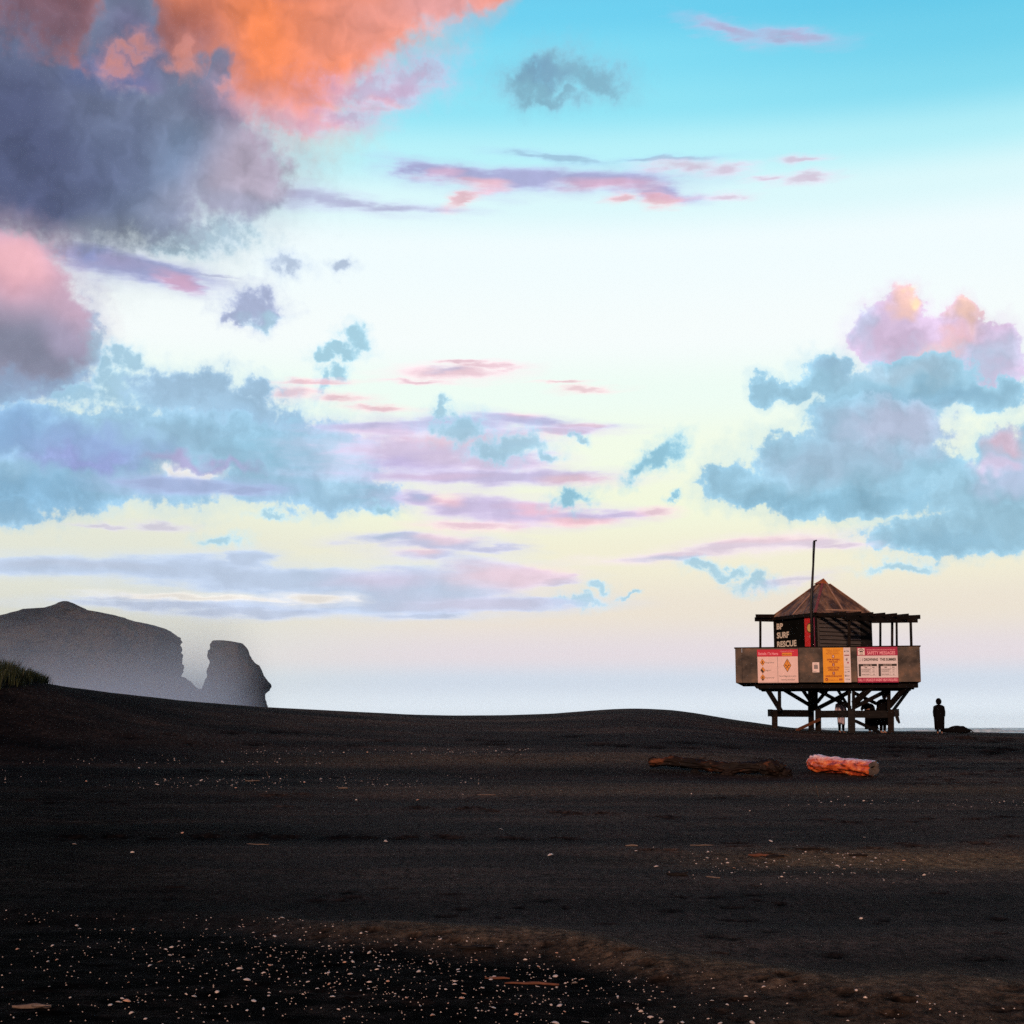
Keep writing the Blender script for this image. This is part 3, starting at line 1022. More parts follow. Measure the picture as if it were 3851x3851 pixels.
headland_left = [(450, 114), (420, 125), (385, 150), (340, 184), (305, 176), (260, 179), (150, 206), (50, 228), (0, 236), (-200, 262), (-600, 330), (-1100, 500), (-1300, 960)]
headland_left = [(450, 114), (420, 125), (385, 150), (345, 177), (250, 182), (150, 206), (50, 228), (0, 236), (-200, 262), (-600, 330), (-1100, 500), (-1300, 960)]
headland_right = [(460, 114), (490, 127), (528, 150), (568, 172), (700, 190), (780, 206), (880, 240), (960, 257), (1040, 270), (1100, 300), (1145, 345), (1158, 392),
                  (1154, 430), (1157, 500), (1153, 600), (1184, 609), (1192, 622), (1212, 629), (1228, 664), (1260, 680), (1305, 682), (1345, 690), (1390, 720), (1420, 960)]
hl = slices('headland', 820.0, headland_left, headland_right, 75.0, 'broad flat-topped misty headland with a small peak, left of the sea stack', 'headland',
       power=3.4, amp=3.2, npts=260, dz=1.0)
hl['kind'] = 'structure'
stack_left = [(1412, 371), (1401, 390), (1401, 424), (1386, 431), (1379, 455), (1381, 490), (1393, 515), (1382, 560), (1376, 610), (1346, 676), (1330, 700), (1300, 760), (1280, 960)]
stack_right = [(1500, 371), (1588, 380), (1612, 400), (1636, 440), (1650, 480), (1664, 508), (1700, 530), (1725, 570), (1740, 605), (1765, 640), (1783, 666), (1780, 695),
               (1764, 712), (1754, 718), (1750, 742), (1756, 800), (1775, 860), (1790, 960)]
stk = slices('sea_stack', 770.0, stack_left, stack_right, 26.0, 'steep flat-topped rock stack standing in the sea right of the headland', 'sea stack', power=2.8, amp=1.6, npts=200, dz=0.8)

# ------------------------------------------------------------------ haze and mist
bm = bmesh.new()
box(bm, -15500, 15500, -15500, 15500, SEA_Z - 4.5, 110)
hm = bpy.data.materials.new('thin_haze')
hm.use_nodes = True
hm.node_tree.nodes.clear()
pv = hm.node_tree.nodes.new('ShaderNodeVolumePrincipled')
pv.inputs['Color'].default_value = (0.86, 0.92, 1.0, 1)
pv.inputs['Density'].default_value = 0.00002
pv.inputs['Anisotropy'].default_value = 0.75
ho = hm.node_tree.nodes.new('ShaderNodeOutputMaterial')
hm.node_tree.links.new(pv.outputs[0], ho.inputs['Volume'])
hz = from_bm('haze', bm, hm)
hz['kind'] = 'stuff'

bm = bmesh.new()
box(bm, -620, -60, 600, 742, SEA_Z - 0.5, 80)
mm = bpy.data.materials.new('sea_mist')
mm.use_nodes = True
nt = mm.node_tree
nt.nodes.clear()
N, L = nt.nodes, nt.links
geo = N.new('ShaderNodeNewGeometry')
sx = N.new('ShaderNodeSeparateXYZ')
L.new(geo.outputs['Position'], sx.inputs[0])


def mth(op, a, b=None, c=None):
    n = N.new('ShaderNodeMath')
    n.operation = op
    for k, v in enumerate((a, b, c)):
        if v is None:
            continue
        if isinstance(v, bpy.types.NodeSocket):
            L.new(v, n.inputs[k])
        else:
            n.inputs[k].default_value = v
    return n.outputs[0]


def msr(v, a, b):
    n = N.new('ShaderNodeMapRange')
    n.interpolation_type = 'SMOOTHSTEP'
    L.new(v, n.inputs['Value'])
    n.inputs['From Min'].default_value = a
    n.inputs['From Max'].default_value = b
    return n.outputs['Result']


ez = mth('EXPONENT', mth('DIVIDE', sx.outputs['Z'], -14.0))
dens = mth('MULTIPLY', ez, mth('MULTIPLY', msr(sx.outputs['X'], -112, -138), mth('MULTIPLY', msr(sx.outputs['Z'], 79, 50), msr(sx.outputs['Y'], 602, 660))))
nzm = N.new('ShaderNodeTexNoise')
nzm.inputs['Scale'].default_value = 0.02
nzm.inputs['Detail'].default_value = 2
L.new(geo.outputs['Position'], nzm.inputs['Vector'])
dens = mth('MULTIPLY', dens, mth('MULTIPLY_ADD', nzm.outputs['Fac'], 1.2, 0.4))
pv = N.new('ShaderNodeVolumePrincipled')
pv.inputs['Color'].default_value = (0.88, 0.93, 1.0, 1)
L.new(mth('MULTIPLY', dens, 0.060), pv.inputs['Density'])
pv.inputs['Color'].default_value = (0.77, 0.90, 1.0, 1)
pv.inputs['Anisotropy'].default_value = 0.1
ho = N.new('ShaderNodeOutputMaterial')
L.new(pv.outputs[0], ho.inputs['Volume'])
ms = from_bm('sea_mist', bm, mm)
ms['kind'] = 'stuff'
# ------------------------------------------------------------------ dune grass
def build_grass():
    m, nt, b = material('dune_grass', 0.6, 0.3)
    N, L = nt.nodes, nt.links
    at = N.new('ShaderNodeAttribute')
    at.attribute_name = 'tone'
    r = N.new('ShaderNodeValToRGB')
    r.color_ramp.elements[0].color = (0.006, 0.010, 0.005, 1)
    r.color_ramp.elements[1].color = (0.050, 0.070, 0.028, 1)
    e = r.color_ramp.elements.new(0.6)
    e.color = (0.028, 0.045, 0.016, 1)
    L.new(at.outputs['Fac'], r.inputs[0])
    L.new(r.outputs[0], b.inputs['Base Color'])
    verts, faces, tone = [], [], []
    clumps = []
    for k in range(560):
        px = random.uniform(-500, 172)
        u, _ = ray_us(px, 2550)
        yc = float(crest_y(np.array([u]))[0])
        y = yc + random.uniform(-2.6, 3.2) * (1 if px < 60 else max(0.15, (180 - px) / 130))
        if px < 120 and random.random() < 0.5:
            y = yc + random.gauss(0, 0.8)
        x = u * y
        edge = min(1.0, max(0.0, (190 - px) / 150))
        clumps.append((x, y, (0.20 + 0.32 * edge) * random.uniform(0.55, 1.2)))
    for cx, cy, h in clumps:
        nb = random.randint(18, 34)
        ct = random.uniform(-0.2, 0.25)
        for j in range(nb):
            a, rr_ = random.uniform(0, 6.28), abs(random.gauss(0, 0.13))
            x, y = cx + math.cos(a) * rr_, cy + math.sin(a) * rr_
            z = zgrass(x, y)
            hh = h * random.uniform(0.5, 1.15)
            lean = Vector((math.cos(a) * random.uniform(0.1, 0.55) + 0.12, math.sin(a) * random.uniform(0.1, 0.5), 0)) * hh
            w = random.uniform(0.006, 0.012)
            sd = Vector((math.cos(a + 1.57), math.sin(a + 1.57), 0)) * w
            p0, p1, p2 = Vector((x, y, z - 0.03)), Vector((x, y, z)) + lean * 0.35 + Vector((0, 0, hh * 0.6)), Vector((x, y, z)) + lean + Vector((0, 0, hh * random.uniform(0.85, 1)))
            i = len(verts)
            verts += [p0 - sd, p0 + sd, p1 + sd * 0.8, p1 - sd * 0.8, p2]
            faces += [(i, i + 1, i + 2, i + 3), (i + 3, i + 2, i + 4)]
            t = min(1, max(0, random.gauss(0.45 + ct, 0.22)))
            tone += [t] * 5
    me = bpy.data.meshes.new('dune_grass')
    me.from_pydata([tuple(v) for v in verts], [], faces)
    at = me.attributes.new('tone', 'FLOAT', 'POINT')
    at.data.foreach_set('value', np.array(tone, np.float32))
    o = link('dune_grass', me, m)
    o['kind'] = 'stuff'
    o['label'] = 'tufts of green marram grass along the dune top at the far left'


def zgrass(x, y):
    xa, ya = np.array([x]), np.array([y])
    return float(EYE - base_E(xa / ya, ya)[0])


build_grass()

# ------------------------------------------------------------------ lifeguard tower
# local frame of the tower: x to the right, y away from the photographer, z up (world height)
HY = 54.8
hu, _hs = ray_us(3108, 2700)
HAZ = math.atan(hu)
H0 = Vector((hu * HY, HY, 0))
hx = Vector((math.cos(HAZ), -math.sin(HAZ), 0))
hy = Vector((math.sin(HAZ), math.cos(HAZ), 0))


def LP(zx, zy, ly):
    """zoom picture coordinate and depth in the tower frame -> tower local point"""
    u, s = ray_us(2700 + zx * 0.5176, 2000 + zy * 0.5176)
    d = Vector((u, 1, -s))
    t = (ly + H0.dot(hy)) / d.dot(hy)
    p = Vector((0, 0, EYE)) + d * t
    return Vector(((p - H0).dot(hx), ly, p.z))


def lw(p):
    """tower local -> world"""
    return H0 + hx * p[0] + hy * p[1] + Vector((0, 0, p[2]))


def PM(zx, ly=-3.0):
    return LP(zx, 1000, ly).x


def PZ(zy, ly=-3.0):
    return LP(767, zy, ly).z


wood_dark = mottled('weathered_dark_timber', [(0.0015, 0.0015, 0.0015), (0.0035, 0.003, 0.003), (0.010, 0.008, 0.007)], 3.0, 6, (1, 1, 1), 0.85, 0.15, 0.004, 40)
wood_mid = mottled('weathered_brown_timber', [(0.003, 0.0025, 0.002), (0.008, 0.006, 0.005), (0.024, 0.015, 0.012)], 4.0, 6, (1, 1, 1), 0.85, 0.15, 0.004, 40)
wood_grey = mottled('grey_bench_timber', [(0.004, 0.004, 0.004), (0.010, 0.010, 0.010), (0.022, 0.021, 0.021)], 5.0, 6, (0.6, 1, 3), 0.85, 0.2, 0.004, 40)
wood_rust = mottled('reddish_timber', [(0.08, 0.03, 0.015), (0.20, 0.085, 0.04)], 6.0, 6, (1, 1, 1), 0.8, 0.2, 0.003, 40)
ply = mottled('stained_plywood', [(0.045, 0.042, 0.039), (0.088, 0.078, 0.068), (0.13, 0.105, 0.085), (0.21, 0.145, 0.105)], 1.5, 10, (1, 1, 1.2), 0.8, 0.2, 0.003, 60, 0.28)
tin = mottled('rusty_roof_sheet', [(0.020, 0.017, 0.016), (0.075, 0.048, 0.036), (0.19, 0.115, 0.070), (0.30, 0.185, 0.11)], 1.6, 8, (1.3, 1.3, 0.35), 0.62, 0.3, 0.004, 25, 0.36)
tin_cap = mottled('bright_rust', [(0.22, 0.06, 0.018), (0.42, 0.14, 0.035)], 5, 5, rough=0.6, spec=0.3)
hip_mat = mottled('faded_red_flashing', [(0.13, 0.035, 0.04), (0.24, 0.08, 0.08)], 6, 5, rough=0.6, spec=0.3)
batten_mat = mottled('pale_rusty_batten', [(0.22, 0.14, 0.10), (0.45, 0.29, 0.21)], 6, 5, rough=0.7, spec=0.3)
black_paint = mottled('black_painted_wall', [(0.004, 0.0045, 0.004), (0.009, 0.010, 0.009)], 2, 5, rough=0.9, spec=0.0)
louvre_mat = mottled('charcoal_boards', [(0.040, 0.039, 0.039), (0.095, 0.090, 0.088)], 3, 7, (0.5, 0.5, 4), 0.8, 0.2, 0.003, 40)
red_paint = mottled('red_paint', [(0.55, 0.012, 0.010), (0.72, 0.02, 0.014)], 3, 4, rough=0.5, spec=0.3)
crimson = mottled('crimson_paint', [(0.16, 0.008, 0.03), (0.26, 0.012, 0.05)], 3, 4, rough=0.5, spec=0.3)
cream_paint = mottled('cream_lettering', [(0.72, 0.66, 0.52), (0.86, 0.80, 0.66)], 8, 3, rough=0.6)
yellow_paint = mottled('yellow_emblem', [(0.70, 0.42, 0.08), (0.85, 0.6, 0.2)], 8, 3, rough=0.6)
green_paint = mottled('dark_emblem_ring', [(0.05, 0.045, 0.01), (0.09, 0.07, 0.015)], 8, 3, rough=0.6)
steel = mottled('dark_steel', [(0.004, 0.004, 0.004), (0.009, 0.009, 0.009)], 5, 4, rough=0.5, spec=0.4)

tower = thing('lifeguard_tower', 'weathered timber surf rescue tower with peaked rusty roof standing on braced posts', 'lifeguard tower', H0, -HAZ)


def part(name, bm, mat, parent=None, bv=0.006, smooth=False):
    if bv:
        bevel(bm, bv)
    return from_bm(name, bm, mat, parent or tower, smooth)


# --- deck and plywood rail
YF, YB = -3.0, 1.95
xl, xr = PM(127), PM(1473)
zt, zb = PZ(840), PZ(1093)
pxl = [127, 176, 590, 1010, 1473]
for a, b in zip(pxl[:-1], pxl[1:]):
    bm = bmesh.new()
    off = 0.012 if a == 127 else 0.0
    box(bm, PM(a) + 0.004, PM(b) - 0.004, YF + off, YF + 0.03 + off, zb, zt)
    part('rail_panel', bm, ply, bv=0.003)
for x0, x1, y0, y1 in ((xl, xl + .03, YF + .06, YB - .04), (xr - .03, xr, YF + .06, YB - .04), (xl, xr, YB - .03, YB)):
    bm = bmesh.new()
    box(bm, x0, x1, y0, y1, zb, zt)
    part('rail_panel', bm, ply, bv=0.003)
bm = bmesh.new()
box(bm, xl - .02, xr + .02, YF - .015, YF + .075, zt + .002, zt + .035)
part('rail_cap', bm, wood_dark)
bm = bmesh.new()
box(bm, xl - .02, xr + .02, YB - .06, YB + .02, zt + .002, zt + .035)
part('rail_cap', bm, wood_dark)
for xx in (xl, xr):
    bm = bmesh.new()
    box(bm, xx - .04, xx + .04, YF + .08, YB - .07, zt + .002, zt + .035)
    part('rail_cap', bm, wood_dark)
bm = bmesh.new()
box(bm, xl + .035, xr - .035, YF + .05, YB - .05, zb + .03, zb + .08)
part('deck', bm, wood_dark)
# beams under the deck with tapered ends
for ly in (-2.75, -0.4, 1.75):
    z1, z0 = zb + .025, PZ(1137, -2.75)
    xa, xb = PM(250, -2.75), PM(1450, -2.75)
    bm = bmesh.new()
    poly = [(xa, z1), (xa, z1 - .08), (xa + .13, z0), (xb - .02, z0), (xb, z0 + 0.02), (xb, z1)]
    f0 = [bm.verts.new((x, ly - .05, z)) for x, z in poly]
    f1 = [bm.verts.new((x, ly + .05, z)) for x, z in poly]
    bm.faces.new(f0)
    bm.faces.new(f1[::-1])
    for i in range(len(poly)):
        bm.faces.new((f0[i], f0[(i + 1) % len(poly)], f1[(i + 1) % len(poly)], f1[i]))
    part('deck_beam', bm, wood_dark, bv=0)
for k in range(9):
    x = xa + .25 + (xb - xa - .5) * k / 8
    bm = bmesh.new()
    box(bm, x - .025, x + .025, -2.69, 1.69, zb - .13, zb + .025)
    part('joist', bm, wood_dark, bv=0)

# --- cabin: a square turned towards the photographer
cz0 = zb + .08
cfront = Vector((PM(722, -1.72), -1.72))
ccx = PM(767, 0)
rC = 1.74
phi = math.asin(max(-1, min(1, (ccx - cfront.x) / rC)))
cen = Vector((ccx, 0.0))
corners = {}
for nm, a in (('front', -math.pi / 2 - phi), ('right', -phi), ('back', math.pi / 2 - phi), ('left', math.pi - phi)):
    corners[nm] = cen + Vector((math.cos(a), math.sin(a))) * rC
ez_ = PZ(612, -1.0)
order = ['left', 'front', 'right', 'back']


def wall_bm(a, b, z0, z1, out0=0.0, thick=0.05, t0=0.0, t1=1.0):
    """wall slab on the line a-b; outwards is to the right of a->b seen from above reversed"""
    bm = bmesh.new()
    d = (b - a)
    n = Vector((d.y, -d.x)).normalized()
    p, q = a + d * t0, a + d * t1
    o0, o1 = n * (out0 - thick), n * out0
    pts = [p + o0, q + o0, q + o1, p + o1]
    lo_ = [bm.verts.new((v.x, v.y, z0)) for v in pts]
    hi_ = [bm.verts.new((v.x, v.y, z1)) for v in pts]
    bm.faces.new(lo_[::-1])
    bm.faces.new(hi_)
    for i in range(4):
        bm.faces.new((lo_[i], lo_[(i + 1) % 4], hi_[(i + 1) % 4], hi_[i]))
    return bm


wl_ = part('cabin_wall', wall_bm(corners['left'], corners['front'], cz0, ez_, 0, .05, 0.0, 0.99), black_paint, bv=0.002)
wl_['label'] = 'black painted wall with surf rescue lettering'
wr_ = part('cabin_wall', wall_bm(corners['front'], corners['right'], cz0, ez_, -0.03, .05, 0.02, 0.98), louvre_mat, bv=0.002)
part('cabin_wall', wall_bm(corners['right'], corners['back'], cz0, ez_, -0.01, .05, 0.02, 0.98), louvre_mat, bv=0.002)
part('cabin_wall', wall_bm(corners['back'], corners['left'], cz0, ez_, -0.01, .05, 0.02, 0.96), louvre_mat, bv=0.002)
# corner trims
for nm in ('front', 'right', 'left'):
    c = corners[nm]
    bm = bmesh.new()
    bar(bm, (c.x, c.y, cz0), (c.x, c.y, ez_ - .01), 0.085, 0.085, up=Vector((cen.x - c.x, cen.y - c.y, 0)))
    part('corner_post', bm, wood_dark)
# red end of the left wall, crimson trim
part('red_panel', wall_bm(corners['left'], corners['front'], cz0, ez_ - .02, 0.014, .012, 0.735, 0.935), red_paint, bv=0)
part('crimson_trim', wall_bm(corners['left'], corners['front'], cz0, ez_ - .02, 0.022, .018, 0.945, 0.985), crimson, bv=0)
# louvre boards on the right wall
dR = corners['right'] - corners['front']
nR = Vector((dR.y, -dR.x)).normalized()
zz0, zz1 = cz0 + .5, ez_ - 0.16
for k in range(13):
    z = zz0 + (zz1 - zz0) * k / 12
    bm = bmesh.new()
    p, q = corners['front'] + dR * 0.05 + nR * 0.0, corners['front'] + dR * 0.80 + nR * 0.0
    vs0 = [bm.verts.new((p.x, p.y, z + .115)), bm.verts.new((q.x, q.y, z + .115)), bm.verts.new((q.x + nR.x * .05, q.y + nR.y * .05, z)), bm.verts.new((p.x + nR.x * .05, p.y + nR.y * .05, z)),
           bm.verts.new((p.x - nR.x * .02, p.y - nR.y * .02, z + .10)), bm.verts.new((q.x - nR.x * .02, q.y - nR.y * .02, z + .10)), bm.verts.new((q.x + nR.x * .03, q.y + nR.y * .03, z - .01)), bm.verts.new((p.x + nR.x * .03, p.y + nR.y * .03, z - .01))]
    for f in ((0, 1, 2, 3), (7, 6, 5, 4), (0, 4, 5, 1), (1, 5, 6, 2), (2, 6, 7, 3), (3, 7, 4, 0)):
        bm.faces.new([vs0[i] for i in f])
    part('louvre_board', bm, louvre_mat, bv=0)
part('side_board', wall_bm(corners['front'], corners['right'], cz0, ez_ - .02, 0.045, .07, 0.805, 0.975), wood_grey, bv=0.003)

# --- roof
apex = LP(767, 343, 0.0)
zE = PZ(598, -1.0)
rE = 1.86
ec = [cen + (corners[n_] - cen).normalized() * rE for n_ in order]
roofbm = bmesh.new()
slopes = []
top_t = 0.875
for i in range(4):
    a, b = ec[i], ec[(i + 1) % 4]
    A, B = Vector((a.x, a.y, zE)), Vector((b.x, b.y, zE))
    T = Vector((apex.x, apex.y, apex.z - .02))
    n_ = (B - A).cross(T - A).normalized()
    if n_.z < 0:
        n_ = -n_
    # corrugated sheet, subdivided along the eave
    NS_ = 48
    rows = 2
    grid = []
    for r_ in range(rows + 1):
        t = r_ / rows * top_t
        row = []
        for k in range(NS_ + 1):
            q = A.lerp(B, k / NS_).lerp(T, t)
            row.append(roofbm.verts.new(q + n_ * (0.008 * math.sin(k / NS_ * (1 - t) * 60 + t * 0.0 * 60))))
        grid.append(row)
    for r_ in range(rows):
        for k in range(NS_):
            roofbm.faces.new((grid[r_][k], grid[r_][k + 1], grid[r_ + 1][k + 1], grid[r_ + 1][k]))
    slopes.append((A, B, T, n_))
roof = from_bm('roof', roofbm, tin, tower)
# soffit
bm = bmesh.new()
bm.faces.new([bm.verts.new((v.x, v.y, zE - .012)) for v in ec])
from_bm('soffit', bm, wood_dark, tower)
for i in range(4):
    A, B, T, n_ = slopes[i]
    bm = bmesh.new()
    d = (A - T)
    hn = (slopes[i][3] + slopes[i - 1][3]).normalized()
    bar(bm, A + hn * .015, A.lerp(T, top_t) + hn * .015, 0.09, 0.022, up=hn)
    h_ = from_bm('hip_flashing', bm, hip_mat if i == 1 else batten_mat if i in (0, 2) else tin, roof)
    if i == 1:
        h_['label'] = 'faded red hip flashing'
    bm = bmesh.new()
    M_ = A.lerp(B, 0.5)
    bar(bm, M_ + n_ * .02, M_.lerp(T, top_t) + n_ * .02, 0.06, 0.02, up=n_)
    from_bm('roof_batten', bm, batten_mat, roof)
    # fascia
    bm = bmesh.new()
    e = (B - A).normalized()
    outn = Vector((e.y, -e.x, 0))
    bar(bm, A + e * .02 + outn * .012 + Vector((0, 0, -.07)), B - e * .02 + outn * .012 + Vector((0, 0, -.07)), 0.03, 0.115)
    part('fascia', bm, wood_mid, bv=0.003)
# peaked cap
bm = bmesh.new()
cb = []
for i in range(4):
    v = (ec[i] - cen) * (1 - top_t + .015) * 1.06
    cb.append(bm.verts.new((cen.x + v.x, cen.y + v.y, zE + (apex.z - zE) * top_t - .01)))
tp = bm.verts.new(apex + Vector((0, 0, .03)))
for i in range(4):
    bm.faces.new((cb[i], cb[(i + 1) % 4], tp))
bm.faces.new(cb[::-1])
rc = from_bm('roof_cap', bm, tin_cap, roof)
rc['label'] = 'orange rust peak cap'
# pale gutter on the right slope
A, B, T, n_ = slopes[1]
bm = bmesh.new()
ga, gb = LP(785, 566, -1.9), LP(1035, 574, -0.9)
bar(bm, ga, gb, 0.07, 0.05)
part('gutter', bm, batten_mat)
# --- pergola on the right: rafters out of the cabin over a beam
tipz = PZ(600, -2.4)
rl = 1.72
for k in range(6):
    st = corners['front'] + dR.normalized() * (0.10 + 0.53 * k)
    en = st + nR * (rl if k > 0 else 1.55)
    bm = bmesh.new()
    bar(bm, (st.x, st.y, tipz + .005), (en.x, en.y, tipz - .005), 0.05, 0.13)
    part('rafter', bm, wood_mid)
tipA = corners['front'] + nR * (rl - .22) + dR.normalized() * 0.1
tipB = tipA + dR.normalized() * 2.75
bm = bmesh.new()
bar(bm, (tipA.x, tipA.y, tipz - .155), (tipB.x, tipB.y, tipz - .165), 0.06, 0.17)
part('pergola_beam', bm, wood_dark)
b1, b2 = LP(1120, 633, -1.0), LP(1470, 618, -1.6)
bm = bmesh.new()
bar(bm, b1, b2, 0.05, 0.15)
part('pergola_beam', bm, wood_dark)
b1, b2 = LP(1118, 650, 1.5), LP(1452, 646, 1.5)
bm = bmesh.new()
bar(bm, b1, b2, 0.05, 0.14)
part('pergola_beam', bm, wood_mid)
# left side beam
b1, b2 = LP(425, 612, 0.25), LP(276, 612, -0.6)
bm = bmesh.new()
bar(bm, b1, b2, 0.05, 0.13)
part('pergola_beam', bm, wood_mid)
b1, b2 = LP(425, 640, 0.35), LP(270, 636, -0.5)
bm = bmesh.new()
bar(bm, b1, b2, 0.06, 0.15)
part('pergola_beam', bm, wood_dark)
# upper posts: zoom x at the top, x at the bottom, width, depth, top row, material
for xt, xb_, w, ly, tz, mt in ((308, 306, .085, -0.45, 650, wood_dark), (953, 951, .105, -2.62, 640, wood_mid), (1180, 1176, .085, 1.4, 660, wood_dark), (1266, 1262, .09, -0.9, 655, wood_mid),
                               (1298, 1298, .08, 1.4, 660, wood_dark), (1400, 1409, .09, -1.3, 655, wood_dark)):
    bm = bmesh.new()
    p0 = LP(xb_, 1000, ly)
    p1 = LP(xt, tz - 10, ly)
    bar(bm, (p0.x, ly, cz0), (p1.x, ly, p1.z), w, w, up=Vector((0, 1, 0)))
    part('veranda_post', bm, mt)

# --- posts, planks and braces below the deck
def lpost(zx, ztop, zbot, w, ly, mt=wood_dark, into=False, zx2=None):
    p1 = LP(zx, ztop, ly)
    p0 = LP(zx2 if zx2 else zx, zbot, ly)
    if into:
        wv = lw(p0)
        gz = ground_z(wv.x, wv.y)
        p0.z = gz - 0.35
    bm = bmesh.new()
    bar(bm, p0, p1, w, w, up=Vector((0, 1, 0)))
    part('post', bm, mt, bv=0.008)


lpost(446, 1110, 1300, .12, -2.35, zx2=448)
lpost(412, 1300, 1440, .20, -2.3, wood_mid, True)
lpost(690, 1115, 1300, .36, 0.3)
lpost(677, 1290, 1450, .21, 0.5, wood_dark, True)
lpost(728, 1290, 1460, .21, -1.2, wood_mid, True)
lpost(953, 1110, 1300, .10, -2.45)
lpost(985, 1110, 1300, .11, -2.45)
lpost(970, 1285, 1482, .25, -2.5, wood_grey, True)
lpost(1241, 1110, 1300, .13, -2.0)
lpost(1256, 1290, 1495, .21, -2.0, wood_mid, True)


def zp(X, Y):
    return 270.5 + 0.62 * X, 966 + 0.62 * Y


for (X0, Y0, X1, Y1, w, ly0, ly1) in ((120, 250, 300, 540, 48, -2.6, -2.3), (300, 270, 650, 480, 38, -2.2, 0.1), (530, 255, 650, 430, 48, -2.5, -0.2), (880, 250, 735, 430, 42, -2.5, -0.1),
                                      (735, 510, 1120, 310, 40, 0.0, -2.3), (740, 300, 1120, 505, 36, 1.7, -2.2), (940, 250, 1110, 520, 38, 1.7, -2.2), (1370, 250, 1150, 460, 62, -2.7, -2.3),
                                      (1150, 505, 1570, 290, 38, -2.4, -1.9), (1160, 330, 1420, 455, 34, 1.7, 0.8), (1770, 250, 1575, 480, 60, -2.7, -2.0), (1830, 250, 1585, 580, 34, 0.0, -1.8),
                                      (660, 440, 930, 300, 0, 0, 0)):
    if w == 0:
        continue
    a, b = LP(*zp(X0, Y0), ly0), LP(*zp(X1, Y1), ly1)
    bm = bmesh.new()
    ww = w * 0.62 * 0.00508 * 1.15
    bar(bm, a, b, 0.05, ww, up=Vector((0, 0, 1)))
    part('brace', bm, wood_dark, bv=0.004)
# plank rail round the posts
for a, b, mt in (((388, 1318, -2.42), (655, 1322, -1.0), wood_dark), ((366, 1316, -2.0), (392, 1318, -2.40), wood_dark), ((745, 1325, -1.35), (972, 1325, -2.35), wood_grey), ((974, 1325, -2.36), (1262, 1325, -1.86), wood_grey),
                 ((1262, 1320, -1.8), (1312, 1312, -1.1), wood_grey)):
    pa, pb = LP(*a), LP(*b)
    pb.z = pa.z if a[0] != 1262 else pb.z
    bm = bmesh.new()
    bar(bm, pa, pb, 0.05, 0.25)
    part('plank_rail', bm, mt, bv=0.004)

# --- lettering helper
def text_mesh(txt, size, bold=0.0, align='LEFT', sxs=1.0, space=1.0):
    cu = bpy.data.curves.new('lettering', 'FONT')
    cu.body = txt
    cu.size = size
    cu.offset = bold
    cu.extrude = 0.0
    cu.align_x = align
    cu.space_character = space
    cu.resolution_u = 3
    ob = bpy.data.objects.new('lettering', cu)
    COL.objects.link(ob)
    bpy.context.view_layer.update()
    dg = bpy.context.evaluated_depsgraph_get()
    me = bpy.data.meshes.new_from_object(ob.evaluated_get(dg))
    bpy.data.objects.remove(ob)
    bpy.data.curves.remove(cu)
    me.materials.clear()
    co = np.zeros(len(me.vertices) * 3, np.float32)
    me.vertices.foreach_get('co', co)
    co = co.reshape(-1, 3)
    return me, co


def put_text(txt, mat, parent, origin, right, upv, nrm, height, width=None, align='LEFT', bold=0.0, name='lettering'):
    """lettering of a given cap height (and width) laid on a plane"""
    me, co = text_mesh(txt, 1.0, bold)
    x0_, x1_ = co[:, 0].min(), co[:, 0].max()
    y0_, y1_ = (0.0, 0.73) if '\n' not in txt else (co[:, 1].min(), co[:, 1].max())
    sy = height / (y1_ - y0_)
    sxx = (width / (x1_ - x0_)) if width else sy * 0.85
    wd = (x1_ - x0_) * sxx
    ox = {'LEFT': 0, 'CENTER': -wd / 2, 'RIGHT': -wd}[align]
    X = (co[:, 0] - x0_) * sxx + ox
    Y = (co[:, 1] - y0_) * sy
    r_, u_, n_ = np.array(right), np.array(upv), np.array(nrm)
    out = np.array(origin)[None] + X[:, None] * r_ + Y[:, None] * u_ + n_[None] * 0.0
    me.vertices.foreach_set('co', out.astype(np.float32).ravel())
    me.update()
    return link(name, me, mat, parent)


# BP SURF RESCUE on the black wall
dL = (corners['front'] - corners['left'])
lenL = dL.length
dLn = dL.normalized()
nL = Vector((dLn.y, -dLn.x))
r3 = Vector((dLn.x, dLn.y, 0))
n3 = Vector((nL.x, nL.y, 0))
for txt, zy, w in (('BP', 698, 46), ('SURF', 764, 88), ('RESCUE', 830, 140)):
    z = PZ(zy, -0.4)
    o_ = Vector((corners['left'].x, corners['left'].y, z)) + r3 * (lenL * (440 - 425) / 295.0) + n3 * 0.006
    put_text(txt, cream_paint, wl_, o_, r3, Vector((0, 0, 1)), n3, (42 * 0.00512), w / 295.0 * lenL, bold=0.035)
# round emblem
def disc(cx, cz, rx, rz, nrm_off, mat, name, parent, n=28):
    bm = bmesh.new()
    base = Vector((corners['left'].x, corners['left'].y, 0)) + r3 * cx + n3 * nrm_off
    vs_ = [bm.verts.new(base + r3 * (rx * math.cos(6.283 * k / n)) + Vector((0, 0, cz + rz * math.sin(6.283 * k / n)))) for k in range(n)]
    bm.faces.new(vs_)
    return from_bm(name, bm, mat, parent)


ecx = (678 - 425) / 295.0 * lenL
disc(ecx, PZ(700, -1.2), 34 * .00512 * .95, 34 * .00512, 0.018, green_paint, 'emblem', tower)
disc(ecx, PZ(700, -1.2), 27 * .00512 * .95, 27 * .00512, 0.022, yellow_paint, 'emblem', tower)
disc(ecx - .01, PZ(762, -1.2), 9 * .00512, 9 * .00512, 0.018, mottled('pink_mark', [(0.6, 0.12, 0.12), (0.7, 0.2, 0.18)], 5, 2), 'emblem', tower)

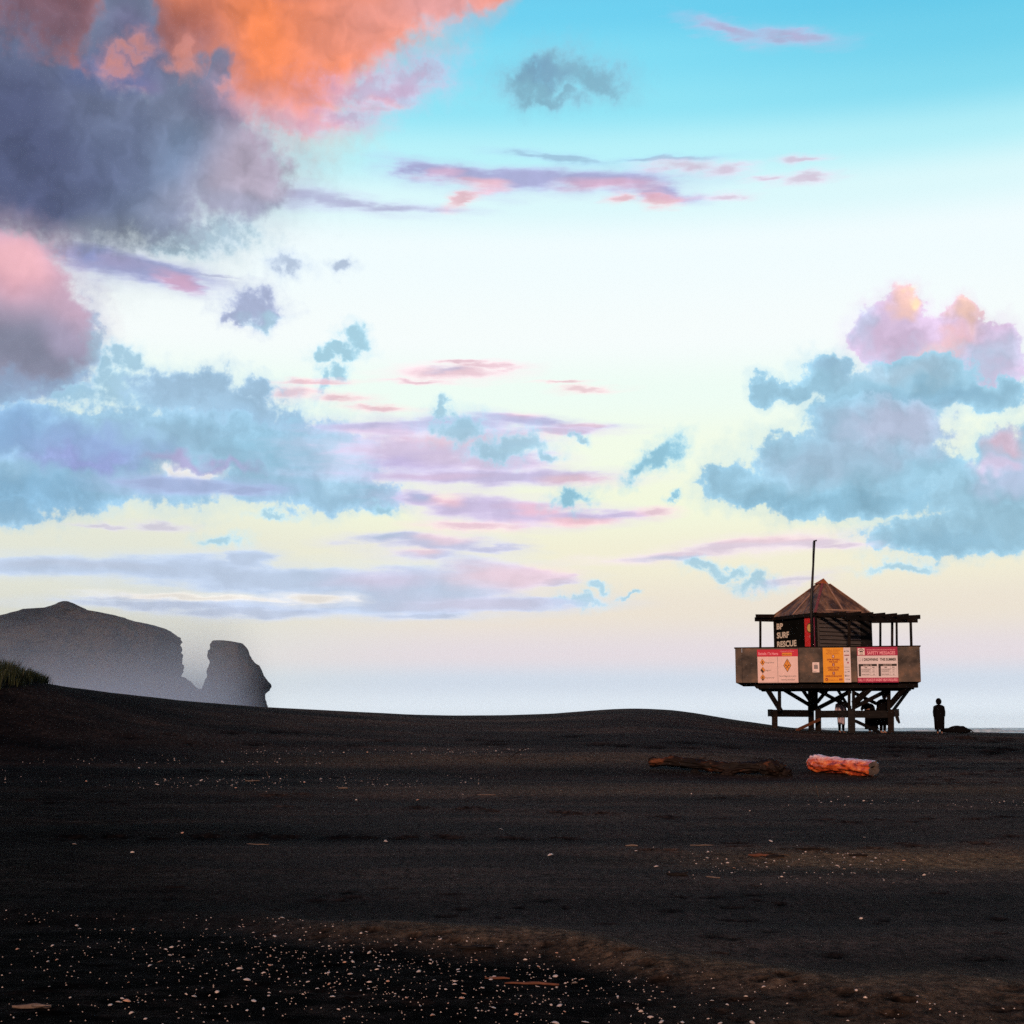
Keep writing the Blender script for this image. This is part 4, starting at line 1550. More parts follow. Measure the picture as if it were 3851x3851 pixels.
# ------------------------------------------------------------------ flagpole
fp = LP(692, 1000, -2.2)
fpt = LP(700, 70, -2.2)
fpole = thing('flagpole', 'tall thin dark flagpole rising through the tower above its roof', 'flagpole', lw((fp.x, fp.y, cz0)), -HAZ)


def tube(bm, pts, rads, n=12):
    rings = []
    for i, p in enumerate(pts):
        p = Vector(p)
        d = (Vector(pts[min(i + 1, len(pts) - 1)]) - Vector(pts[max(i - 1, 0)])).normalized()
        s_ = d.cross(Vector((0, 0, 1)))
        if s_.length < .05:
            s_ = d.cross(Vector((0, 1, 0)))
        s_.normalize()
        t_ = d.cross(s_)
        rings.append([bm.verts.new(p + (s_ * math.cos(6.2832 * k / n) + t_ * math.sin(6.2832 * k / n)) * rads[i]) for k in range(n)])
    for a, b in zip(rings[:-1], rings[1:]):
        for k in range(n):
            bm.faces.new((a[k], a[(k + 1) % n], b[(k + 1) % n], b[k]))
    bm.faces.new(rings[0])
    bm.faces.new(rings[-1])
    return rings


bm = bmesh.new()
H_ = fpt.z - cz0
tube(bm, [(0, 0, 0), (0, 0, H_ * .55), (fpt.x - fp.x, 0, H_)], [.062, .056, .042])
from_bm('pole', bm, steel, fpole, True)
bm = bmesh.new()
tube(bm, [(fpt.x - fp.x - .04, 0, H_ + .012), (fpt.x - fp.x + .09, 0, H_ + .035)], [.018, .03])
from_bm('pulley_head', bm, steel, fpole, True)
bm = bmesh.new()
tube(bm, [(fpt.x - fp.x - .055, -.03, H_ - .02), (-.055, -.055, 1.2)], [.005, .005], 6)
from_bm('halyard', bm, steel, fpole, True)

# ------------------------------------------------------------------ signs on the rail
YS = YF - 0.004


def sign_mat(name, c, rough=0.55):
    c2 = tuple(v * 0.86 for v in c)
    return mottled(name, [c2, c], 4, 5, rough=rough, spec=0.25)


S_white = sign_mat('white_board', (0.88, 0.68, 0.66))
S_lilac = sign_mat('white_sheet', (0.80, 0.77, 0.82))
S_red = sign_mat('red_header', (0.62, 0.016, 0.06))
S_mag = sign_mat('magenta_header', (0.40, 0.008, 0.075))
S_yel = sign_mat('yellow_board', (0.88, 0.40, 0.02))
S_blk = sign_mat('black_print', (0.012, 0.012, 0.014))
S_gry = sign_mat('grey_print', (0.25, 0.24, 0.25))
S_dred = sign_mat('dark_red_print', (0.28, 0.018, 0.02))
S_pink = sign_mat('pink_print', (0.97, 0.42, 0.52))
S_org = sign_mat('orange_print', (0.88, 0.34, 0.04))
S_pale = sign_mat('pale_print', (0.9, 0.8, 0.78))


def sx_(zx):
    return PM(zx, YS)


def sz_(zy):
    return LP(767, zy, YS).z


class Sign:
    def __init__(self, name, label, zx0, zy0, zx1, zy1, mat, thick=0.018):
        self.x0, self.z0 = sx_(zx0), sz_(zy1)
        self.root = thing(name, label, 'sign', lw((self.x0, YS, self.z0)), -HAZ)
        bm = bmesh.new()
        box(bm, 0, sx_(zx1) - self.x0, -thick, 0, 0, sz_(zy0) - self.z0)
        self.board = from_bm('board', bm, mat, self.root)
        self.y = -thick - 0.003
        self.lay = 0

    def rect(self, zx0, zy0, zx1, zy1, mat, name='panel', lift=0.0):
        bm = bmesh.new()
        y = self.y - lift
        box(bm, sx_(zx0) - self.x0, sx_(zx1) - self.x0, y - .001, y + .001, sz_(zy1) - self.z0, sz_(zy0) - self.z0)
        return from_bm(name, bm, mat, self.root)

    def poly(self, pts, mat, name='pictogram', lift=0.003):
        bm = bmesh.new()
        vs_ = [bm.verts.new((sx_(x) - self.x0, self.y - lift, sz_(y) - self.z0)) for x, y in pts]
        bm.faces.new(vs_)
        return from_bm(name, bm, mat, self.root)

    def polys(self, plist, mat, name='pictogram', lift=0.006):
        bm = bmesh.new()
        for pts in plist:
            bm.faces.new([bm.verts.new((sx_(x) - self.x0, self.y - lift, sz_(y) - self.z0)) for x, y in pts])
        return from_bm(name, bm, mat, self.root)

    def text(self, txt, zx0, zx1, zyb, h, mat, lift=0.004, bold=0.0, name='lettering'):
        w = sx_(zx1) - sx_(zx0)
        return put_text(txt, mat, self.root, (sx_(zx0) - self.x0, self.y - lift, sz_(zyb) - self.z0), (1, 0, 0), (0, 0, 1), (0, -1, 0), h * 0.00485, w, bold=bold, name=name)


def ring_pts(cx, cy, rx, ry, n=20):
    return [(cx + rx * math.cos(6.2832 * k / n), cy + ry * math.sin(6.2832 * k / n)) for k in range(n)]


# 1 place name and hazards
s1 = Sign('beach_hazard_sign', 'pale hazard sign with red Bethells / Te Henga header on the left of the rail', 289, 853, 582, 1095, S_white)
s1.rect(287, 851, 584, 903, S_red, 'header')
s1.rect(433.5, 905, 436.5, 1095, S_gry, 'divider')
s1.text('Bethells / Te Henga', 297, 440, 891, 20, S_pink, bold=0.02)
s1.text('Dangerous Places', 460, 556, 869, 9, S_pink)
s1.rect(468, 876, 540, 897, S_org, 'caption_strip', 0.003)
s1.text('Beach Patrol Base', 472, 536, 891, 8, S_blk, 0.008, 0.01)
for cx, cy, kind in ((325, 945, 0), (326, 1002, 1), (325, 1056, 2)):
    s1.poly([(cx, cy - 26), (cx + 18, cy), (cx, cy + 26), (cx - 18, cy)], S_blk, 'hazard_diamond', 0.003)
    s1.poly([(cx, cy - 23), (cx + 16, cy), (cx, cy + 23), (cx - 16, cy)], S_org, 'hazard_diamond', 0.005)
    if kind == 0:
        s1.polys([[(cx - 9, cy + 6), (cx + 9, cy + 6), (cx + 7, cy + 10), (cx - 7, cy + 10)], [(cx - 2, cy - 9), (cx + 2, cy - 9), (cx + 5, cy + 3), (cx - 5, cy + 3)]], S_blk, lift=0.008)
    elif kind == 1:
        s1.polys([[(cx - 15, cy), (cx - 2, cy - 16), (cx - 3, cy - 2), (cx + 8, cy + 8), (cx, cy + 21)]], S_blk, lift=0.008)
    else:
        s1.polys([[(cx - 9, cy - 4), (cx + 4, cy - 9), (cx + 8, cy - 3), (cx - 2, cy + 4)], [(cx - 11, cy + 7), (cx + 11, cy + 7), (cx, cy + 20)]], S_blk, lift=0.008)
s1.text('Strong currents', 345, 408, 951, 11, S_gry, bold=0.012)
s1.text('Large surf', 345, 386, 1008, 11, S_gry, bold=0.012)
s1.text('Deep inshore holes', 345, 408, 1062, 11, S_gry, bold=0.012)
cx, cy = 505, 968
s1.poly([(cx, cy - 50), (cx + 29, cy), (cx, cy + 50), (cx - 29, cy)], S_blk, 'hazard_diamond', 0.003)
s1.poly([(cx, cy - 44), (cx + 25, cy), (cx, cy + 44), (cx - 25, cy)], S_org, 'hazard_diamond', 0.005)
s1.polys([[(cx - 2, cy - 34), (cx + 2, cy - 34), (cx + 1, cy - 16), (cx - 1, cy - 16)], ring_pts(cx, cy - 11, 2, 2.4, 8), [(cx - 13, cy + 24), (cx - 10, cy + 25), (cx + 12, cy - 2), (cx + 9, cy - 4)],
          [(cx + 13, cy + 24), (cx + 10, cy + 25), (cx - 12, cy - 2), (cx - 9, cy - 4)], [(cx + 4, cy + 3), (cx + 17, cy + 3), (cx + 12, cy - 9)], [(cx - 4, cy + 3), (cx - 17, cy + 3), (cx - 12, cy - 9)]], S_blk, lift=0.008)
s1.text('No surf lifeguards on patrol', 444, 567, 1052, 13, S_gry, bold=0.012)
s1.text('Swimming not advised', 456, 556, 1078, 13, S_gry, bold=0.012)
s1.rect(291, 1090, 578, 1091.5, S_gry, 'border_line', 0.002)
# 2 small notice
s2 = Sign('paper_notice', 'small pale paper notice between the hazard sign and the yellow board', 687, 948, 737, 1021, S_pale, 0.006)
s2.rect(694, 955, 699, 1010, S_white, 'margin_strip', 0.001)
s2.rect(698, 966, 727, 996, S_gry, 'grey_block', 0.002)
s2.rect(702, 958, 722, 961, S_gry, 'printed_line', 0.002)
s2.rect(692, 1012, 716, 1015, S_gry, 'printed_line', 0.002)
# 3 yellow board
s3 = Sign('swim_safety_board', 'tall yellow safety board with numbered swimming rules and white sponsor strip', 765, 843, 966, 1095, S_yel)
s3.rect(916, 843.5, 965.5, 1094.5, S_lilac, 'sponsor_strip')
s3.text("Welcome to New Zealand's", 790, 891, 863, 7, S_dred)
s3.text('beautiful beaches', 800, 879, 876, 7, S_dred)
s3.text('Please always remember to', 789, 886, 889, 7, S_dred)
for n_, zy in (('1', 906), ('2', 966), ('3', 1028)):
    s3.rect(831, zy - 11, 849, zy + 11, S_dred, 'number_block', 0.002)
    s3.text(n_, 836, 844, zy + 7, 14, S_pale, 0.006, 0.02)
for t_, a, b, zy in (('SWIM BETWEEN', 794, 886, 935), ('THE FLAGS', 808, 872, 951), ('LISTEN TO THE', 797, 883, 993), ('LIFEGUARDS', 801, 876, 1009), ('NEVER SWIM ALONE', 781, 898, 1055)):
    s3.text(t_, a, b, zy, 12, S_dred, bold=0.03)
s3.polys([ring_pts(788, 1072, 11, 9), [(778, 1082), (800, 1082), (800, 1085), (778, 1085)]], S_dred, 'club_emblem', 0.004)
s3.poly(ring_pts(787, 1075, 6, 4, 12), S_yel, 'club_emblem', 0.007)
s3.text('findabeach.co.nz', 803, 872, 1080, 6, S_dred, bold=0.01)
s3.rect(878, 1067, 903, 1080, S_dred, 'red_badge', 0.002)
s3.rect(880, 1072, 901, 1074.5, S_org, 'red_badge_line', 0.005)
s3.text('TSB', 935, 955, 874, 9, S_blk, bold=0.02)
s3.polys([ring_pts(926, 870, 4.5, 5, 10)], S_blk, 'sponsor_mark', 0.004)
s3.rect(921, 895, 957, 902, S_dred, 'sponsor_mark', 0.003)
s3.polys([ring_pts(937, 930, 6, 7.5, 12), [(938, 920), (942, 916), (943, 926), (940, 926)]], S_blk, 'sponsor_mark', 0.004)
s3.polys([ring_pts(937, 931, 2.6, 3.6, 10)], S_lilac, 'sponsor_mark', 0.007)
s3.polys([[(940, 948), (953, 946), (951, 956), (945, 962)]], S_mag, 'sponsor_mark', 0.004)
for (a, b, y0_, y1_) in ((922, 926, 982, 988), (928, 956, 983, 984.5), (928, 956, 987, 988.5), (921, 956, 1002, 1004), (921, 934, 1018, 1023), (941, 956, 1014, 1020), (930, 956, 1045, 1048), (932, 952, 1050, 1052), (924, 944, 1069, 1072), (927, 942, 1075, 1077), (946, 956, 1070, 1077)):
    s3.rect(a, y0_, b, y1_, S_gry, 'sponsor_mark', 0.003)
s3.polys([ring_pts(926, 1047, 5.5, 7, 12)], S_blk, 'sponsor_mark', 0.004)
s3.polys([ring_pts(926, 1047, 2.4, 3.2, 10)], S_lilac, 'sponsor_mark', 0.007)
# 4 safety messages
s4 = Sign('safety_messages_board', 'white and magenta SAFETY MESSAGES board on the right of the rail', 1015, 843, 1308, 1096, S_lilac)
s4.rect(1014, 841, 1309, 903, S_mag, 'header')
s4.rect(1013, 1062, 1309, 1097, S_mag, 'footer')
s4.rect(1020, 849, 1070, 898, S_pale, 'club_crest', 0.003)
s4.polys([[(1023, 866), (1045, 850), (1067, 866), (1064, 869), (1045, 856), (1026, 869)], ring_pts(1045, 874, 13, 8, 14), [(1032, 889), (1058, 889), (1058, 893), (1032, 893)]], S_blk, 'club_crest', 0.006)
s4.poly(ring_pts(1045, 878, 6, 3, 10), S_pale, 'club_crest', 0.009)
s4.text('BETHELLS BEACH SURF LIFE SAVING PATROL INC.', 1086, 1294, 865, 8.5, S_pink, bold=0.012)
s4.text('SAFETY MESSAGES', 1088, 1292, 895, 24, S_pink, bold=0.022)
s4.polys([ring_pts(1032, 930, 10, 14, 16)], S_gry, 'face_mark', 0.003)
s4.polys([ring_pts(1032, 930, 8.8, 12.6, 16)], S_lilac, 'face_mark', 0.005)
s4.polys([[(1028, 925), (1030, 925), (1030, 928), (1028, 928)], [(1035, 925), (1037, 925), (1037, 928), (1035, 928)], [(1028, 935), (1037, 935), (1036, 937), (1029, 937)]], S_gry, 'face_mark', 0.008)
s4.text('1 DROWNING', 1051, 1165, 940, 19, S_blk, bold=0.03)
s4.text('THIS SUMMER', 1179, 1298, 940, 19, S_blk, bold=0.03)
for ox, name_ in ((0, 'a'), (144.5, 'b')):
    s4.rect(1022 + ox, 963, 1156 + ox, 979, S_blk, 'table_heading', 0.002)
    s4.rect(1022 + ox, 979.5, 1039 + ox, 1052, S_blk, 'table_heading', 0.002)
    s4.text('SATURDAY TIDE' if ox == 0 else 'SUNDAY TIDE', 1056 + ox, 1120 + ox, 975, 7, S_pale, 0.006, 0.014)
    s4.text('TIME', 1063 + ox, 1084 + ox, 992, 8, S_blk, bold=0.02)
    s4.text('RISK', 1122 + ox, 1140 + ox, 992, 8, S_blk, bold=0.02)
    for zy in (997, 1022.5, 1046):
        s4.rect(1042 + ox, zy, 1148 + ox, zy + 1.3, S_gry, 'table_line', 0.002)
    s4.rect(1109 + ox, 982, 1110.3 + ox, 1046, S_gry, 'table_line', 0.005)
    s4.rect(1153 + ox, 980, 1154 + ox, 1051, S_gry, 'table_line', 0.005)
    for zy, w_ in ((1008, 62), (1018, 56), (1040, 56)):
        s4.text('Swimming/surfing', 1044 + ox, 1044 + w_ + ox, zy, 7, S_blk, bold=0.02)
        s4.text('Low' if zy < 1030 else 'High', 1124 + ox, 1138 + ox, zy, 7, S_blk, bold=0.01)
    for k in range(6):
        s4.rect(1027 + ox, 996 + k * 9, 1034 + ox, 998 + k * 9, S_gry, 'table_heading', 0.006)
s4.text('CALL 111 (POLICE) IF URGENT HELP IS REQUIRED', 1018, 1303, 1087, 18, S_pink, bold=0.03)

# ------------------------------------------------------------------ things leaning on the tower
wp = [lw(LP(570, 1432, -2.9)), lw(LP(742, 1362, -1.5))]
gz = ground_z(wp[0].x, wp[0].y)
wp[0].z = gz + 0.01
bm = bmesh.new()
bar(bm, (0, 0, 0), wp[1] - wp[0], 0.05, 0.10)
bevel(bm, .006)
o = from_bm('timber_offcut', bm, wood_rust)
o.location = wp[0]
tag(o, 'reddish brown timber leaning from the sand against a tower post', 'timber')
wp = [lw(LP(1175, 1478, -1.2)), lw(LP(1000, 1375, -2.2))]
wp[0].z = ground_z(wp[0].x, wp[0].y) + 0.02
bm = bmesh.new()
bar(bm, (0, 0, 0), wp[1] - wp[0], 0.05, 0.11)
bevel(bm, .006)
o = from_bm('plank', bm, wood_dark)
o.location = wp[0]
tag(o, 'black plank sloping down to the right beneath the tower', 'plank')
# dark cloth hanging from the plank end
pts = [(1284, 1298), (1316, 1296), (1308, 1316), (1314, 1345), (1326, 1390), (1312, 1394), (1296, 1372), (1287, 1345)]
bm = bmesh.new()
f0 = [bm.verts.new(LP(a, b, -2.08) + Vector((0, 0.05 * math.sin(a * .3 + b * .1), 0))) for a, b in pts]
f1 = [bm.verts.new(LP(a, b, -1.98) + Vector((0, 0.05 * math.sin(a * .3 + b * .1), 0))) for a, b in pts]
bm.faces.new(f0)
bm.faces.new(f1[::-1])
for i in range(len(pts)):
    bm.faces.new((f0[i], f0[(i + 1) % len(pts)], f1[(i + 1) % len(pts)], f1[i]))
cloth_dark = mottled('dark_cloth', [(0.010, 0.010, 0.011), (0.025, 0.024, 0.026)], 6, 5, rough=0.9, spec=0.1, bump=0.01, bscale=10)
o = from_bm('hanging_cloth', bm, cloth_dark)
o.location = H0
o.rotation_euler = (0, 0, -HAZ)
tag(o, 'dark cloth hanging from the right end of the plank rail', 'cloth')

# ------------------------------------------------------------------ people
skin_m = mottled('skin', [(0.30, 0.17, 0.12), (0.38, 0.22, 0.16)], 8, 3, rough=0.6)
hair_m = mottled('dark_hair', [(0.006, 0.005, 0.005), (0.014, 0.011, 0.010)], 30, 3, rough=0.6)
black_cloth = mottled('black_cloth', [(0.0025, 0.0025, 0.003), (0.006, 0.006, 0.007)], 6, 4, rough=0.95, spec=0.05, bump=0.01, bscale=9)
pale_cloth = mottled('pale_striped_towel', [(0.30, 0.28, 0.36), (0.55, 0.50, 0.56)], 9, 4, (1, 1, .25), rough=0.95, spec=0.05, bump=0.01, bscale=14, contrast=0.2)


def skinned(name, joints, edges, mat, parent, root=0, sub=2):
    """one continuous surface grown over a skeleton of joints (x, y, z, radius)"""
    me = bpy.data.meshes.new(name)
    me.from_pydata([j[:3] for j in joints], edges, [])
    ob = bpy.data.objects.new(name, me)
    COL.objects.link(ob)
    md = ob.modifiers.new('skin', 'SKIN')
    md.use_smooth_shade = True
    sv = me.skin_vertices[0].data if me.skin_vertices else None
    if sv is None:
        bpy.context.view_layer.objects.active = ob
        bpy.ops.mesh.customdata_skin_add() if hasattr(bpy.ops.mesh, 'customdata_skin_add') else None
        sv = me.skin_vertices[0].data
    for i, j in enumerate(joints):
        r_ = j[3]
        sv[i].radius = (r_ if isinstance(r_, tuple) else (r_, r_))
        sv[i].use_root = (i == root)
    m2 = ob.modifiers.new('sub', 'SUBSURF')
    m2.levels = sub
    m2.render_levels = sub
    bpy.context.view_layer.update()
    dg = bpy.context.evaluated_depsgraph_get()
    res = bpy.data.meshes.new_from_object(ob.evaluated_get(dg))
    bpy.data.objects.remove(ob)
    bpy.data.meshes.remove(me)
    res.name = name
    return link(name, res, mat, parent, True)


def person(label, loc, rz, h, pose='stand', headk=1.0, robe=None, legs=None, robe_h=(0.22, 0.84), robe_w=0.16, hood=False, lean=0.0, group=None, headlean=0.0, arm='down', flare=1.0):
    root = thing('person', label, 'person', loc, rz, group)
    s = h / 1.7
    J, E_ = [], []

    def j(x, y, z, r_):
        zz = z
        yy = y
        if z > 0.9 and lean:
            dz_ = z - 0.9
            yy = y - math.sin(lean) * dz_
            zz = 0.9 + math.cos(lean) * dz_ + 0
        if isinstance(r_, tuple):
            r_ = (r_[0] * s, r_[1] * s)
        else:
            r_ = r_ * s
        J.append((x * s, yy * s, zz * s, r_))
        return len(J) - 1

    def e(a, b):
        E_.append((a, b))

    pel = j(0, 0, 0.93, (.15, .11))
    wst = j(0, 0, 1.08, (.125, .095))
    che = j(0, 0, 1.27, (.155, .105))
    shl = j(0, 0, 1.40, (.12, .09))
    nck = j(0, -.01, 1.47, .052)
    jaw = j(0, -.03 - headlean, 1.535, (.062, .07))
    hed = j(0, -.02 - headlean, 1.60, (.078, .095))
    crn = j(0, -.005 - headlean, 1.675, (.06, .075))
    for a, b in ((pel, wst), (wst, che), (che, shl), (shl, nck), (nck, jaw), (jaw, hed), (hed, crn)):
        e(a, b)
    for sd in (-1, 1):
        hip = j(sd * .095, 0, .86, .088)
        kn = j(sd * .10, -.015, .48, .058)
        ca = j(sd * .10, .02, .34, .054)
        an = j(sd * .10, .01, .09, .036)
        he = j(sd * .102, .0, .045, .036)
        to = j(sd * .115, -.17, .028, (.038, .024))
        for a, b in ((pel, hip), (hip, kn), (kn, ca), (ca, an), (an, he), (he, to)):
            e(a, b)
        sh = j(sd * .175, 0, 1.375, .062)
        if arm == 'rest':
            el = j(sd * .24, -.22, 1.16, .043)
            wr = j(sd * .16, -.42, 1.12, .028)
            pa = j(sd * .13, -.49, 1.115, (.034, .018))
            dirv = (-0.35 * sd, -0.9, -0.1)
        else:
            el = j(sd * .235, .02, 1.10, .043)
            wr = j(sd * .235, -.06, .86, .028)
            pa = j(sd * .235, -.08, .80, (.034, .018))
            dirv = (0, -0.15, -1.0)
        for a, b in ((shl, sh), (sh, el), (el, wr), (wr, pa)):
            e(a, b)
        px_, py_, pz_ = [v / s for v in J[pa][:3]]
        # four fingers of unequal length and a thumb off the side of the palm
        wr_z = J[pa][2]
        for q, ln in ((-.024, .058), (-.008, .070), (.008, .066), (.024, .052)):
            if arm == 'rest':
                k0 = (px_ + q, py_, pz_)
            else:
                k0 = (px_, py_ + q, pz_)
            ids = pa
            for st_, bend in ((.55, 0.0), (1.0, 0.25)):
                x_ = k0[0] + dirv[0] * ln * st_ + (-bend * ln * sd if arm != 'rest' else 0)
                y_ = k0[1] + dirv[1] * ln * st_
                z_ = k0[2] + dirv[2] * ln * st_ - (bend * ln if arm == 'rest' else 0)
                J.append((x_ * s, y_ * s, z_ * s, .0085 * s))
                e(ids, len(J) - 1)
                ids = len(J) - 1
        J.append(((px_ - sd * .03) * s, (py_ - .035) * s, (pz_ - .02) * s, .010 * s))
        e(pa, len(J) - 1)
    if headk != 1.0:
        cj = J[nck]
        for i_ in (jaw, hed, crn):
            q_ = J[i_]
            J[i_] = (cj[0] + (q_[0] - cj[0]) * headk, cj[1] + (q_[1] - cj[1]) * headk, cj[2] + (q_[2] - cj[2]) * headk * .8, (q_[3][0] * headk, q_[3][1] * headk) if isinstance(q_[3], tuple) else q_[3] * headk)
    skinned('body', J, E_, skin_m, root, pel, 2)
    # face: nose, eyes, ears
    hx_, hy_, hz_ = J[hed][0], J[hed][1], J[hed][2]

    def ball(name, c, r_, mat, n=8):
        bm_ = bmesh.new()
        bmesh.ops.create_uvsphere(bm_, u_segments=n + 4, v_segments=n, radius=1.0)
        for v in bm_.verts:
            v.co = Vector((v.co.x * r_[0], v.co.y * r_[1], v.co.z * r_[2])) + Vector(c)
        return from_bm(name, bm_, mat, root, True)

    ball('nose', (hx_, hy_ - .098 * s, hz_ - .012 * s), (.012 * s, .02 * s, .02 * s), skin_m, 6)
    for sd in (-1, 1):
        ball('eye', (hx_ + sd * .03 * s, hy_ - .088 * s, hz_ + .012 * s), (.010 * s, .008 * s, .007 * s), hair_m, 6)
        ball('ear', (hx_ + sd * .080 * s, hy_ + .005 * s, hz_ - .005 * s), (.010 * s, .02 * s, .03 * s), skin_m, 6)
    ball('mouth', (hx_, hy_ - .088 * s, hz_ - .05 * s), (.022 * s, .008 * s, .005 * s), S_dred, 6)
    # hair: a cap over crown and back of the head
    bm_ = bmesh.new()
    bmesh.ops.create_uvsphere(bm_, u_segments=20, v_segments=14, radius=1.0)
    dl = [v for v in bm_.verts if v.co.z < -0.15 and v.co.y < 0.2 or v.co.z < -.75]
    bmesh.ops.delete(bm_, geom=dl, context='VERTS')
    k = (1.22 if hood else 1.0) * headk
    for v in bm_.verts:
        n_ = 1 + .06 * fbm(v.co * 3, 3)
        v.co = Vector((v.co.x * .094 * s * k * n_ + hx_, v.co.y * .112 * s * k * n_ + hy_ + .012 * s, v.co.z * .118 * s * k * n_ + hz_ + .02 * s))
    from_bm('hood' if hood else 'hair', bm_, (robe or hair_m) if hood else hair_m, root, True)
    if hood:
        ball('hood', (hx_, hy_ + .045 * s, hz_ - .02 * s), (.105 * s, .09 * s, .13 * s), robe, 10)
    # clothing: loose robe following the body, with sleeves
    if robe:
        bm_ = bmesh.new()
        z0_, z1_ = robe_h[0] * 1.7, robe_h[1] * 1.7
        nseg, nr = 36, 22
        rings = []
        for i in range(nr + 1):
            t = i / nr
            z = z0_ + (z1_ - z0_) * t
            base_w = robe_w * np.interp(z, [0.2, .9, 1.12, 1.30, 1.40, 1.47], [flare, 1.0, .92, 1.05, .88, .42])
            base_d = base_w * .78
            ring = []
            for q in range(nseg):
                th = 6.28318 * q / nseg
                fold = 1 + (.05 * (1 - t) + .015) * math.sin(th * 7 + 1.5 * math.sin(z * 3) + len(label) % 5) + .02 * math.sin(th * 13 + z * 6)
                x_, y_ = base_w * math.cos(th) * fold, base_d * math.sin(th) * fold
                zz, yy = z, y_
                if z > .9 and lean:
                    yy = y_ - math.sin(lean) * (z - .9)
                    zz = .9 + math.cos(lean) * (z - .9)
                ring.append(bm_.verts.new((x_ * s, yy * s, zz * s)))
            rings.append(ring)
        for a, b in zip(rings[:-1], rings[1:]):
            for q in range(nseg):
                bm_.faces.new((a[q], a[(q + 1) % nseg], b[(q + 1) % nseg], b[q]))
        from_bm('robe', bm_, robe, root, True)
        for sd in (-1, 1):
            sh_i = [i for i, jj in enumerate(J) if False]
            if arm == 'rest':
                pp = [(sd * .13, 0, 1.39), (sd * .20, -.03, 1.34), (sd * .25, -.20, 1.17), (sd * .18, -.38, 1.125)]
            else:
                pp = [(sd * .12, 0, 1.40), (sd * .20, 0.0, 1.35), (sd * .245, .02, 1.10), (sd * .24, -.04, .90)]
            pts_ = []
            for (x_, y_, z_) in pp:
                if lean:
                    y_ = y_ - math.sin(lean) * (z_ - .9)
                    z_ = .9 + math.cos(lean) * (z_ - .9)
                pts_.append((x_ * s, y_ * s, z_ * s))
            bm_ = bmesh.new()
            tube(bm_, pts_, [.075 * s, .085 * s, .072 * s, .062 * s], 14)
            from_bm('sleeve', bm_, robe, root, True)
    if legs:
        for sd in (-1, 1):
            bm_ = bmesh.new()
            tube(bm_, [(sd * .085 * s, 0, .95 * s), (sd * .10 * s, -.01 * s, .5 * s), (sd * .10 * s, .01 * s, .12 * s)], [.115 * s, .078 * s, .06 * s], 14)
            from_bm('trouser_leg', bm_, legs, root, True)
    return root


def stand_at(zx, ly, height_zy_top, label, **kw):
    """person whose feet are on the sand at that depth and whose head reaches the given row"""
    p = LP(zx, 1450, ly)
    w = lw(p)
    gz_ = ground_z(w.x, w.y)
    top = LP(zx, height_zy_top, ly).z
    return person(label, (w.x, w.y, gz_ - 0.01), kw.pop('rz', 0.0), top - gz_, **kw)


stand_at(1612, -2.4, 1222, 'person in a black hooded robe standing alone to the right of the tower', robe=black_cloth, legs=black_cloth, robe_h=(.12, .87), robe_w=.27, hood=True, headk=1.3, rz=R(165), flare=.84)
stand_at(898, -0.5, 1205, 'person in a pale striped towel robe standing beneath the middle of the tower', robe=pale_cloth, legs=black_cloth, robe_h=(.24, .86), robe_w=.185, rz=R(15), flare=.95)
stand_at(1118, -1.0, 1185, 'person in black leaning over the plank rail beneath the tower, elbows on it', robe=black_cloth, legs=black_cloth, robe_h=(.10, .86), robe_w=.27, lean=R(42), rz=R(-40), arm='rest', flare=1.15)
stand_at(1200, -0.9, 1170, 'person in a bulky black hooded coat beside the right post of the tower', robe=black_cloth, legs=black_cloth, robe_h=(.20, .86), robe_w=.33, lean=R(14), rz=R(30), hood=True, flare=.75)

# bag on the sand by the lone person
def blobby(name, c, r_, mat, amp=.12, f=3.0, seg=28):
    bm_ = bmesh.new()
    bmesh.ops.create_uvsphere(bm_, u_segments=seg, v_segments=seg // 2 + 4, radius=1.0)
    for v in bm_.verts:
        k_ = 1 + amp * fbm(v.co * f, 4)
        z_ = v.co.z if v.co.z > -.55 else -.55
        v.co = Vector((v.co.x * r_[0] * k_, v.co.y * r_[1] * k_, z_ * r_[2] * k_))
    return bm_


w = lw(LP(1735, 1470, -2.0))
gz = ground_z(w.x, w.y)
bag = thing('kit_bag', 'long low black kit bag lying on the sand right of the lone person', 'bag', (w.x, w.y, gz), -HAZ + R(6))
bm = blobby('bag_body', None, (.46, .2, .145), black_cloth, .2, 2.2)
for v in bm.verts:
    t = (v.co.x + .46) / .92
    v.co.z = v.co.z * (0.75 + .5 * t - .35 * max(0, t - .8) * 5) + .1
from_bm('bag_body', bm, black_cloth, bag, True)
bm = bmesh.new()
tube(bm, [(-.25 + .5 * k / 8, -.05, .2 + .06 * math.sin(math.pi * k / 8)) for k in range(9)], [.014] * 9, 8)
from_bm('handle', bm, cloth_dark, bag, True)
bm = bmesh.new()
tube(bm, [(.40, .0, .12), (.50, -.02, .10), (.56, -.05, .03)], [.03, .022, .014], 8)
from_bm('strap', bm, cloth_dark, bag, True)

